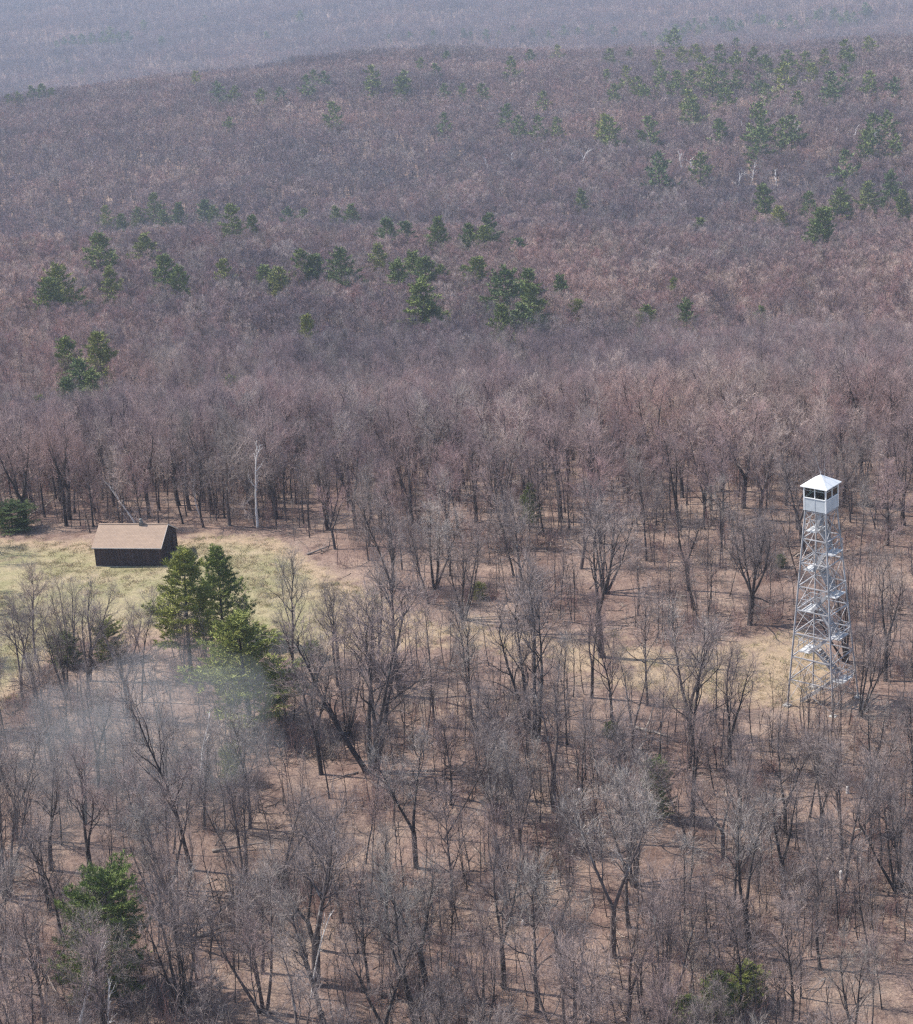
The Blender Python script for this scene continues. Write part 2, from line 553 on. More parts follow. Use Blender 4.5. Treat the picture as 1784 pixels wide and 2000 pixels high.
    for k in range(4):
        R = Matrix.Rotation(k * PI / 2, 3, 'Z')
        def T(m):
            m.v = [tuple(R @ Vector(p)) for p in m.v]
            return m
        m = MB()
        m.box(-s + 0.06, s - 0.06, -s - 0.03, -s + 0.01, z0, z1)
        m.box(-0.02, 0.02, -s - 0.05, -s - 0.032, z0, z1 - 0.06)
        w = T(m).build("wall_panel", M_PANEL, cab)
        m = MB()
        m.box(-s + 0.08, s - 0.08, -s + 0.02, -s + 0.06, z0 + 0.15, z1 - 0.02)
        T(m).build("inner_lining", M_DARK, cab)
        m = MB()
        m.box(-s + 0.05, s - 0.05, -s - 0.07, -s + 0.05, z1 + 0.002, z1 + 0.07)
        T(m).build("sill", M_WHITE, cab)
        m = MB()
        m.box(-s - 0.05, -s + 0.06, -s - 0.05, -s + 0.06, z0 - 0.02, z2)
        T(m).build("corner_post", M_WHITE, cab)
        m = MB()
        m.box(-0.045, 0.045, -s - 0.04, -s + 0.04, z1 + 0.07, z2)
        m.box(-s + 0.06, s - 0.06, -s - 0.035, -s + 0.035, z2 - 0.09, z2 - 0.002)
        m.box(-s + 0.06, s - 0.06, -s - 0.02, -s + 0.02, (z1 + z2) / 2 + 0.17, (z1 + z2) / 2 + 0.19)
        T(m).build("window_frame", M_WHITE, cab)
        m = MB()
        m.box(-s + 0.06, -0.045, -s - 0.004, -s + 0.004, z1 + 0.07, z2 - 0.09)
        m.box(0.045, s - 0.06, -s - 0.004, -s + 0.004, z1 + 0.07, z2 - 0.09)
        T(m).build("window_pane", M_GLASS, cab)
    m = MB()
    m.tube([Vector((0.25, 0.25, ZF + 0.08)), Vector((0.25, 0.25, ZF + 1.0))], [0.28, 0.28], 12, True)
    m.tube([Vector((0.25, 0.25, ZF + 1.0)), Vector((0.25, 0.25, ZF + 1.25))], [0.42, 0.42], 16, True)
    m.build("map_table", M_DARK, cab)
    m = MB()
    m.box(-s + 0.1, s - 0.1, -s + 0.1, s - 0.1, z2 - 0.02, z2 + 0.02)
    m.build("ceiling_board", M_DARK, cab)
    e, ap = s + 0.24, z2 + 0.78
    rf = MB()
    n0 = 0
    rf.v = [(-e, -e, z2 + 0.02), (e, -e, z2 + 0.02), (e, e, z2 + 0.02), (-e, e, z2 + 0.02), (-e, -e, z2 - 0.05), (e, -e, z2 - 0.05), (e, e, z2 - 0.05), (-e, e, z2 - 0.05), (-0.06, -0.06, ap), (0.06, -0.06, ap), (0.06, 0.06, ap), (-0.06, 0.06, ap)]
    rf.f = [(0, 1, 9, 8), (1, 2, 10, 9), (2, 3, 11, 10), (3, 0, 8, 11), (8, 9, 10, 11), (0, 4, 5, 1), (1, 5, 6, 2), (2, 6, 7, 3), (3, 7, 4, 0), (4, 7, 6, 5)]
    rf = rf.build("roof", M_WHITE, root)
    m = MB()
    m.tube([Vector((0, 0, ap - 0.02)), Vector((0, 0, ap + 0.35))], [0.035, 0.02], 6, True)
    m.tube([Vector((-0.02, 0, ap + 0.1)), Vector((-0.55, 0.1, ap + 1.5))], [0.016, 0.01], 5, True)
    m.tube([Vector((0.6, -0.4, z2 + 0.45)), Vector((0.6, -0.4, z2 + 2.4))], [0.016, 0.012], 5, True)
    m.build("antenna", M_STEEL, rf)
build_tower()

# ------------------------------------------------------------------ cabin
CB = np.array([-38.815, 184.018, 0.0])
CB = ground_at(188, 1106)
CB[2] = zg(CB[0], CB[1]) - 0.02
CYAW = math.radians(-12.0)
def build_cabin():
    root = empty("cabin", CB, CYAW)
    tag(root, "small brown board cabin with tan gable roof and rooftop flue on the grass", "cabin")
    L, D, hE = 7.3, 5.2, 2.25
    rise = 1.42
    m = MB()
    m.v = [(0, 0, -0.3), (L, 0, -0.3), (L, D, -0.3), (0, D, -0.3), (0, 0, hE), (L, 0, hE), (L, D, hE), (0, D, hE), (0, D / 2, hE + rise), (L, D / 2, hE + rise)]
    m.f = [(0, 1, 5, 4), (1, 2, 6, 9, 5), (2, 3, 7, 6), (3, 0, 4, 8, 7), (4, 5, 9, 8), (6, 7, 8, 9)]
    wall = m.build("wall", M_BOARD, root)
    bt = MB()
    x = 0.02
    while x < L:
        bt.box(x, x + 0.045, -0.028, -0.002, -0.2, hE - 0.02)
        x += 0.3
    y = 0.02
    while y < D:
        top = hE + rise * (1 - abs(y + 0.02 - D / 2) / (D / 2)) - 0.06
        bt.box(L + 0.002, L + 0.028, y, y + 0.045, -0.2, top)
        y += 0.3
    bt.build("batten", M_BOARD, wall)["kind"] = "stuff"
    o, og = 0.3, 0.14
    roof = MB()
    sl = rise / (D / 2)
    zr = hE + rise + 0.10
    ze = zr - sl * (D / 2 + o)
    roof.poly([(-og, -o, ze), (L + og, -o, ze), (L + og, D / 2, zr), (-og, D / 2, zr)], (0, 0, -0.07))
    roof.poly([(-og, D / 2 + 0.002, zr), (L + og, D / 2 + 0.002, zr), (L + og, D + o, ze), (-og, D + o, ze)], (0, 0, -0.07))
    roof = roof.build("roof", M_SHINGLE, root)
    t = MB()
    t.bar((-og - 0.02, -o - 0.015, ze - 0.03), (L + og + 0.02, -o - 0.015, ze - 0.03), 0.025, 0.09)
    t.build("eave_board", M_TRIM, roof)
    t = MB()
    t.bar((L + og + 0.015, -o, ze - 0.03), (L + og + 0.015, D / 2, zr - 0.03), 0.025, 0.12)
    t.bar((L + og + 0.015, D / 2, zr - 0.03), (L + og + 0.015, D + o, ze - 0.03), 0.025, 0.12)
    t.build("verge_board", M_TRIM, roof)
    t = MB()
    t.box(-og, L + og, D / 2 - 0.1, D / 2 + 0.1, zr + 0.004, zr + 0.02)
    t.build("ridge_cap", M_SHINGLE, roof)
    fx = 4.55
    t = MB()
    t.box(fx - 0.19, fx + 0.19, D / 2 - 0.26, D / 2 + 0.12, zr - 0.25, zr + 0.30)
    t.build("chimney", M_STONE, roof)
    t = MB()
    t.tube([Vector((fx, D / 2 - 0.07, zr + 0.30)), Vector((fx, D / 2 - 0.07, zr + 0.55))], [0.11, 0.11], 10, True)
    t.tube([Vector((fx, D / 2 - 0.07, zr + 0.58)), Vector((fx, D / 2 - 0.07, zr + 0.66))], [0.19, 0.05], 10, True)
    t.build("flue", M_PIPE, roof)
    t = MB()
    t.box(L + 0.03, L + 0.07, D - 1.5, D - 0.65, 0.0, 1.98)
    d = t.build("door", M_BOARD, root)
    t = MB()
    t.box(-0.06, L + 0.06, -0.06, D + 0.06, -0.4, 0.06)
    t.build("foundation", M_CONC, root)
    return root
build_cabin()

# ------------------------------------------------------------------ trees
def rvec(rng):
    while True:
        v = Vector((rng.uniform(-1, 1), rng.uniform(-1, 1), rng.uniform(-1, 1)))
        if 0.05 < v.length < 1: return v.normalized()
def off_dir(rng, d, ang, az):
    x = d.cross(Vector((0.2, 0.3, 0.9)))
    if x.length < 1e-3: x = d.cross(Vector((1, 0, 0)))
    x.normalize()
    y = d.cross(x)
    return (d * math.cos(ang) + (x * math.cos(az) + y * math.sin(az)) * math.sin(ang)).normalized()
def walk(rng, p, d, L, n, wander, up):
    pts = [p.copy()]
    for _ in range(n):
        d = (d + rvec(rng) * wander + Vector((0, 0, up))).normalized()
        p = p + d * (L / n)
        pts.append(p.copy())
    return pts
def at_t(pts, t):
    n = len(pts) - 1
    i = min(n - 1, int(t * n))
    return pts[i].lerp(pts[i + 1], t * n - i), (pts[i + 1] - pts[i]).normalized()
def twig_tris(rng_np, P, D, L, W):
    n = len(P)
    R = rng_np.normal(size=(n, 3))
    S = np.cross(D, R)
    S /= (np.linalg.norm(S, axis=1, keepdims=True) + 1e-9)
    W = W.reshape(-1, 1)
    return np.stack([P - S * W / 2, P + S * W / 2, P + D * L.reshape(-1, 1)], axis=1)

def bare_tree(seed, form, lod=0):
    """a leafless broad-leaved tree 12 m tall: trunk and main limbs | branches and twigs"""
    rng = random.Random(seed)
    rn = np.random.default_rng(seed)
    T, C = MB(), MB()
    H = 12.0
    tw = []
    K = (8, 5, 3, 3) if lod == 0 else ((5, 3, 3, 3) if lod == 1 else (3, 3, 3, 3))
    NS = (10, 7, 5, 3) if lod == 0 else ((6, 4, 2, 1) if lod == 1 else (3, 2, 1, 1))
    fat = (1.0, 1.5, 2.2)[lod]
    def limb(p, d, L, r, lev, up):
        pts = walk(rng, p, d, L, NS[lev], (0.12, 0.33, 0.34, 0.32)[lev] * (1 if lod == 0 else 0.8), up)
        n = len(pts)
        rads = [max(0.004, r * (1 - 0.88 * i / (n - 1))) for i in range(n)]
        if lev <= 1: T.tube(pts, [q * (1 if lev == 0 else (1, 1.1, 1.5)[lod]) for q in rads], K[lev])
        elif lev == 2 or lod == 0: C.tube(pts, [q * fat for q in rads], 3)
        if lev == 1:
            nb = int(L * (1.7, 1.2, 0.6)[lod]) + (3, 3, 2)[lod]
            for i in range(nb):
                t = 0.22 + 0.78 * (i + rng.random()) / nb
                q, dd = at_t(pts, min(0.999, t))
                limb(q, off_dir(rng, dd, rng.uniform(0.4, 0.95), rng.uniform(0, 2 * PI)), L * rng.uniform(0.32, 0.58) * (1.15 - 0.55 * t), r * 0.42 * (1.1 - 0.6 * t), 2, 0.10)
        elif lev == 2:
            nb = int(L * (2.5, 2.2, 1.2)[lod]) + (2, 2, 1)[lod]
            for i in range(nb):
                t = 0.2 + 0.8 * (i + rng.random()) / nb
                q, dd = at_t(pts, min(0.999, t))
                d2 = off_dir(rng, dd, rng.uniform(0.35, 0.9), rng.uniform(0, 2 * PI))
                if lod == 0: limb(q, d2, rng.uniform(0.5, 1.15), max(0.009, r * 0.4), 3, 0.12)
                else: tw.append((q, d2, rng.uniform(0.7, 1.5)))
            if lod: tw.append((pts[-1], (pts[-1] - pts[-2]).normalized(), 0.9))
        elif lev == 3:
            for i in range(6):
                q, dd = at_t(pts, min(0.999, 0.15 + 0.85 * i / 5))
                tw.append((q, off_dir(rng, dd, rng.uniform(0.2, 0.8), rng.uniform(0, 2 * PI)), rng.uniform(0.35, 0.8)))
    def stem(p, d, L, r, t0, nl, ang, llen, wander=0.085, up=0.035):
        pts = walk(rng, p, d, L, NS[0], wander, up)
        n = len(pts)
        rads = [r * (1 - 0.80 * i / (n - 1)) for i in range(n)]
        if p.z < 0.5: rads[0] *= 1.35
        T.tube(pts, rads, K[0])
        az = rng.uniform(0, 6)
        nl = max(3, int(nl * (1, 0.9, 0.6)[lod]))
        for i in range(nl):
            t = t0 + (1 - t0) * (i + rng.random() * 0.8) / nl
            q, dd = at_t(pts, min(0.999, t))
            az += 2.4 + rng.uniform(-0.5, 0.5)
            a = ang * rng.uniform(0.7, 1.3) * (1.1 - 0.35 * t)
            limb(q, off_dir(rng, dd, a, az), llen * rng.uniform(0.6, 1.1) * (1.15 - 0.6 * (t - t0) / (1 - t0)), r * 0.42 * (1.15 - 0.6 * t), 1, 0.085)
        for k in range(2):
            dd = (pts[-1] - pts[-2]).normalized()
            limb(pts[-1], off_dir(rng, dd, rng.uniform(0.1, 0.35), rng.uniform(0, 6)), llen * 0.5, r * 0.2, 1, 0.08)
        return pts
    O = Vector((0, 0, -0.25))
    Z = Vector((0, 0, 1))
    lean = off_dir(rng, Z, rng.uniform(0, 0.06), rng.uniform(0, 6))
    if form == 'single':
        stem(O, lean, 8.8, 0.155, 0.34, 13, 0.75, 4.3)
    elif form == 'slim':
        stem(O, lean, 10.0, 0.10, 0.50, 9, 0.6, 2.9, 0.075)
    elif form == 'fork':
        h = rng.uniform(2.4, 4.0)
        pts = walk(rng, O, lean, h + 0.25, NS[1], 0.04, 0.02)
        T.tube(pts, [0.24 * (1.35 if i == 0 else 1 - 0.1 * i / len(pts)) for i in range(len(pts))], K[0])
        az = rng.uniform(0, 6)
        for k in range(rng.choice((2, 2, 3))):
            d = off_dir(rng, Z, rng.uniform(0.22, 0.42), az)
            az += 2.2 + rng.uniform(0, 0.8)
            stem(pts[-1] - Vector((0, 0, 0.05)), d, 7.0, 0.15, 0.28, 8, 0.65, 3.1, 0.08, 0.05)
    elif form == 'multi':
        az = rng.uniform(0, 6)
        for k in range(rng.choice((4, 5))):
            d = off_dir(rng, Z, rng.uniform(0.10, 0.40), az)
            az += 1.4 + rng.uniform(-0.2, 0.3)
            stem(O + Vector((d.x, d.y, 0)) * 0.35, d, 9.2 * rng.uniform(0.8, 1.0), 0.135, 0.42, 7, 0.6, 2.7, 0.07, 0.05)
    elif form == 'spread':
        h = 3.2
        pts = walk(rng, O, lean, h, NS[1], 0.03, 0.02)
        T.tube(pts, [0.27 * (1.3 if i == 0 else 1 - 0.08 * i / len(pts)) for i in range(len(pts))], K[0])
        az = 3.0
        for k in range(5):
            d = off_dir(rng, Z, rng.uniform(0.30, 0.60), az)
            az += 1.25
            stem(pts[-1] - Vector((0, 0, 0.08)), d, 6.6 * rng.uniform(0.8, 1.05), 0.135, 0.22, 8, 0.7, 3.0, 0.09, 0.07)
        for k in range(3):
            q, dd = at_t(pts, 0.55 + 0.2 * k)
            limb(q, off_dir(rng, Z, 1.35, 3.1 + k * 0.5), 4.0, 0.09, 1, 0.10)
    if tw:
        P = np.array([tuple(a) for a, _, _ in tw])
        D = np.array([tuple(b) for _, b, _ in tw])
        L = np.array([c for _, _, c in tw])
        if lod == 0:
            W = rn.uniform(0.009, 0.016, len(P))
            C.tris(twig_tris(rn, P, D, L, W))
        else:
            rep = (1, 4, 5)[lod]
            w = (0, 0.045, 0.10)[lod]
            for k in range(rep):
                D2 = D + rn.normal(size=D.shape) * 0.42 + np.array([0, 0, 0.45 if lod == 1 else 0.25])
                D2 /= np.linalg.norm(D2, axis=1, keepdims=True)
                C.tris(twig_tris(rn, P, D2, L * rn.uniform(0.6, 1.1, len(P)), rn.uniform(0.7, 1.3, len(P)) * w))
    return T, C

def pine_tree(seed, form, lod=0):
    """a white pine 14 m tall"""
    rng = random.Random(seed)
    rn = np.random.default_rng(seed)
    T, C = MB(), MB()
    H = 14.0
    n = 10 if lod == 0 else 5
    lean = off_dir(rng, Vector((0, 0, 1)), 0.03, rng.uniform(0, 6))
    pts = walk(rng, Vector((0, 0, -0.25)), lean, H, n, 0.02, 0.02)
    T.tube(pts, [0.22 * (1.25 if i == 0 else 1 - 0.93 * i / n) for i in range(n + 1)], 7 if lod == 0 else 4)
    t0 = {'tall': 0.22, 'low': 0.10, 'tuft': 0.38, 'bush': 0.03}[form]
    LM = {'tall': 4.1, 'low': 4.9, 'tuft': 3.6, 'bush': 5.0}[form]
    step = (0.62, 0.8, 1.1)[lod] / H
    P, D, L = [], [], []
    t = t0
    az = rng.uniform(0, 6)
    while t < 0.985:
        s = (t - t0) / (1 - t0)
        nb = rng.choice((4, 5, 6)) if lod < 2 else rng.choice((3, 4))
        for k in range(nb):
            if rng.random() < 0.14: continue
            az += 2 * PI / nb + rng.uniform(-0.3, 0.3)
            prof = (0.60 + 0.40 * min(1, s / 0.22)) * (1 - s) ** 0.72 + 0.05
            if form == 'bush': prof = math.sqrt(max(0.02, 1 - (2 * s - 0.75) ** 2 / 1.6))
            bl = LM * prof * rng.uniform(0.45, 1.2) + 0.25
            el = 0.10 + 0.55 * s + rng.uniform(-0.12, 0.12)
            q, dd = at_t(pts, min(0.999, t + rng.uniform(-0.01, 0.01)))
            d = Vector((math.cos(az) * math.cos(el), math.sin(az) * math.cos(el), math.sin(el)))
            bp = walk(rng, q, d, bl, 4 if lod == 0 else 2, 0.08, 0.06)
            m = len(bp) - 1
            if lod < 2: T.tube(bp, [0.045 * (1 - 0.8 * i / m) * (0.5 + bl / LM * 0.5) for i in range(m + 1)], 3)
            ns = max(2, int(bl * (9, 4.2, 2.0)[lod]))
            for i in range(ns):
                u = 0.25 + 0.75 * (i + rng.random()) / ns
                a, ad = at_t(bp, min(0.999, u))
                side = rng.choice((-1, 1))
                sd = Vector((-ad.y, ad.x, 0)) * side
                spr = rng.uniform(0, 0.95) * (1.15 - u * 0.75) * bl * 0.40
                c = a + sd * spr + ad * (spr * 0.5) + Vector((0, 0, rng.uniform(-0.05, 0.22)))
                dirn = (ad * 0.7 + sd * 0.55 + Vector((0, 0, 0.35))).normalized()
                P.append(tuple(c))
                D.append(tuple(dirn))
                L.append(1.0)
        t += step * rng.uniform(0.8, 1.2) * (1 - 0.25 * s)
    # leader
    for i in range(6):
        P.append(tuple(pts[-1] - Vector((0, 0, i * 0.16))))
        D.append((rng.uniform(-.4, .4), rng.uniform(-.4, .4), 0.9))
        L.append(0.8)
    P, D, L = np.array(P), np.array(D), np.array(L)
    k = (9, 7, 6)[lod]
    ln = (0.40, 0.62, 1.0)[lod]
    wd = (0.10, 0.19, 0.36)[lod]
    for i in range(k):
        D2 = D + rn.normal(size=D.shape) * np.array([0.55, 0.55, 0.40])
        D2 /= np.linalg.norm(D2, axis=1, keepdims=True)
        P2 = P + rn.normal(size=P.shape) * (0.10, 0.16, 0.26)[lod] * np.array([1, 1, 0.6])
        C.tris(twig_tris(rn, P2, D2, L * ln * rn.uniform(0.6, 1.2, len(P)), wd * rn.uniform(0.7, 1.3, len(P))))
    return T, C

def snag(seed, n_br=5, fork=True):
    """a dead white-barked tree with a few broken limbs, 9 m tall"""
    rng = random.Random(seed)
    T, C = MB(), MB()
    pts = walk(rng, Vector((0, 0, -0.2)), Vector((0, 0, 1)), 8.6, 9, 0.12, 0.03)
    T.tube(pts, [0.17 * (1 - 0.85 * i / 9) for i in range(10)], 7)
    for i in range(n_br + 2):
        t = 0.42 + 0.55 * i / (n_br + 1)
        q, dd = at_t(pts, min(.99, t))
        bp = walk(rng, q, off_dir(rng, dd, rng.uniform(0.4, 0.9), rng.uniform(0, 6)), rng.uniform(1.0, 3.2) * (1.3 - t), 4, 0.22, 0.10)
        C.tube(bp, [0.065 * (1 - 0.8 * j / 4) for j in range(5)], 4)
        for k in range(4):
            q2, d2 = at_t(bp, 0.3 + 0.22 * k)
            b2 = walk(rng, q2, off_dir(rng, d2, rng.uniform(0.4, 0.9), rng.uniform(0, 6)), rng.uniform(0.3, 0.9), 2, 0.2, 0.08)
            C.tube(b2, [0.022, 0.015, 0.006], 3)
    return T, C

def two_mats(C, name, m_tube, m_tri):
    me = C.mesh(name, [m_tube, m_tri])
    mi = np.ones(len(me.polygons), np.int32)
    mi[:len(C.f)] = 0
    me.polygons.foreach_set("material_index", mi)
    return me
FORMS = {}
for f, seeds in (('single', (11, 12, 13, 14, 15, 16, 17)), ('slim', (21, 22, 23, 24, 25, 26, 27, 28, 29)), ('fork', (31, 32, 33, 34, 35, 36, 37)), ('multi', (41, 42, 43, 44, 45)), ('spread', (51, 52))):
    for sd in seeds:
        T, C = bare_tree(sd, f, 0)
        zs = max(max(v[2] for v in T.v), max(v[2] for v in C.v))
        FORMS.setdefault(f, []).append((T.mesh("trunk", M_BARK, True), two_mats(C, "crown", M_BOUGH, M_TWIG), zs))
PINES, PINES_MID, PINES_FAR = {}, {}, []
for f, seeds in (('tall', (61, 62, 63)), ('low', (64, 65)), ('bush', (66, 67))):
    for sd in seeds:
        T, C = pine_tree(sd, f, 0)
        PINES.setdefault(f, []).append((T.mesh("trunk", M_PBARK, True), C.mesh("crown", M_NEEDLE)))
for f, seeds in (('tall', (71, 72, 73, 74)), ('low', (75, 76)), ('tuft', (77, 78))):
    for sd in seeds:
        T, C = pine_tree(sd, f, 1)
        PINES_MID.setdefault(f, []).append((T.mesh("trunk", M_PBARK, True), C.mesh("crown", M_NEEDLE)))
for f, seeds in (('tall', (81, 82, 83)), ('low', (84, 85, 86))):
    for sd in seeds:
        T, C = pine_tree(sd, f, 2)
        nt_ = len(T.f)
        off = len(T.v)
        me = MB()
        me.v, me.f, me.tri = T.v, T.f, C.tri
        me = me.mesh("far_pine", [M_PBARK, M_NEEDLE])
        mi = np.ones(len(me.polygons), np.int32)
        mi[:nt_] = 0
        me.polygons.foreach_set("material_index", mi)
        PINES_FAR.append(me)
SNAGS = []
for sd in (91, 92, 93, 94):
    T, C = snag(sd)
    SNAGS.append((T.mesh("trunk", M_BIRCH, True), C.mesh("crown", M_BIRCH), 8.8))

rng = random.Random(2024)
def place(kind, meshes, loc, H, zs, rz, lean=None, wide=1.0):
    root = empty(kind, loc, rz)
    s = H / zs
    root.scale = (s * wide, s * wide, s)
    if lean is not None:                       # lean: a rotation that carries the upright stem onto this direction
        q = Vector((0, 0, 1)).rotation_difference(Vector(lean).normalized())
        root.rotation_euler = (q @ Euler((0, 0, rz)).to_quaternion()).to_euler()
    child("trunk", meshes[0], root)
    child("crown", meshes[1], root)
    return root

WORDS = "zero one two three four five six seven eight nine ten eleven twelve thirteen fourteen fifteen sixteen seventeen eighteen nineteen".split()
TENS = "zero ten twenty thirty forty fifty sixty seventy eighty ninety".split()
def num(n):
    n = int(n)
    if n < 20: return WORDS[n]
    if n < 100: return TENS[n // 10] + ("-" + WORDS[n % 10] if n % 10 else "")
    return "a hundred" if n == 100 else "a-hundred-and-" + num(n - 100)
CABC = (CB[0] + 3.7, CB[1] + 2.4)
USED = set()
def where(x, y):
    """how the spot lies to the cabin or the tower, in metres"""
    dc = math.hypot(x - CABC[0], y - CABC[1])
    dt = math.hypot(x - TB[0], y - TB[1])
    if dc < dt: lx, ly, nm, toward, away = CABC[0], CABC[1], "cabin", "tower side", "far side"
    else: lx, ly, nm, toward, away = TB[0], TB[1], "tower", "outer side", "cabin side"
    dy, dx = round(y - ly), round(x - lx)
    a = ("level with the " + nm) if dy == 0 else (f"{num(abs(dy))} metres {'behind' if dy > 0 else 'before'} the {nm}")
    b = "in line with it" if dx == 0 else f"{num(abs(dx))} to its {toward if dx > 0 else away}"
    return a + ", " + b
def unique(base, x, y):
    for k in range(60):
        l = base + ", " + where(x + 0.7 * k * (1 if k % 2 else -1), y)
        if l not in USED: break
    USED.add(l)
    return l
LOOK = {'single': "straight bare tree", 'slim': "slim bare tree", 'fork': "forked bare tree", 'multi': "many-stemmed bare tree", 'spread': "broad low-limbed bare tree"}
PLACED = []          # (x, y) of every near tree
CNT = {}
def put_bare(form, loc, H, lean=None, label=None, wide=1.0, rz=None, idx=None):
    lst = FORMS[form]
    i = CNT.get(form, 0)
    CNT[form] = i + 1
    T, C, zs = lst[(i if idx is None else idx) % len(lst)]
    o = place("bare_tree", (T, C), loc, H, zs, rng.uniform(0, 6.28) if rz is None else rz, lean, wide)
    if label is None:
        tall = "tall " if H > 13.5 else ("small " if H < 8 else "")
        label = unique((tall + LOOK[form]).strip(), loc[0], loc[1])
    else: USED.add(label)
    tag(o, label, "tree", "bare trees in the near woods")
    PLACED.append((loc[0], loc[1]))
    return o
def put_px(form, bx, by, tx, ty, label=None, wide=1.0, lean_amt=1.0, idx=None, rz=None):
    """base and top of a tree given where the photograph shows them; its real height and lean follow"""
    p = ground_at(bx, by)
    p[2] = zg(p[0], p[1])
    # the top lies in the vertical plane through the base that faces the camera
    v = ray(tx, ty)
    t = p[1] / v[1]
    q = CAM + v * t
    H = q[2] - p[2]
    dx = (q[0] - p[0]) * lean_amt
    o = put_bare(form, tuple(p), math.hypot(H, dx), (dx, 0, H), label, wide, rz, idx)
    return o

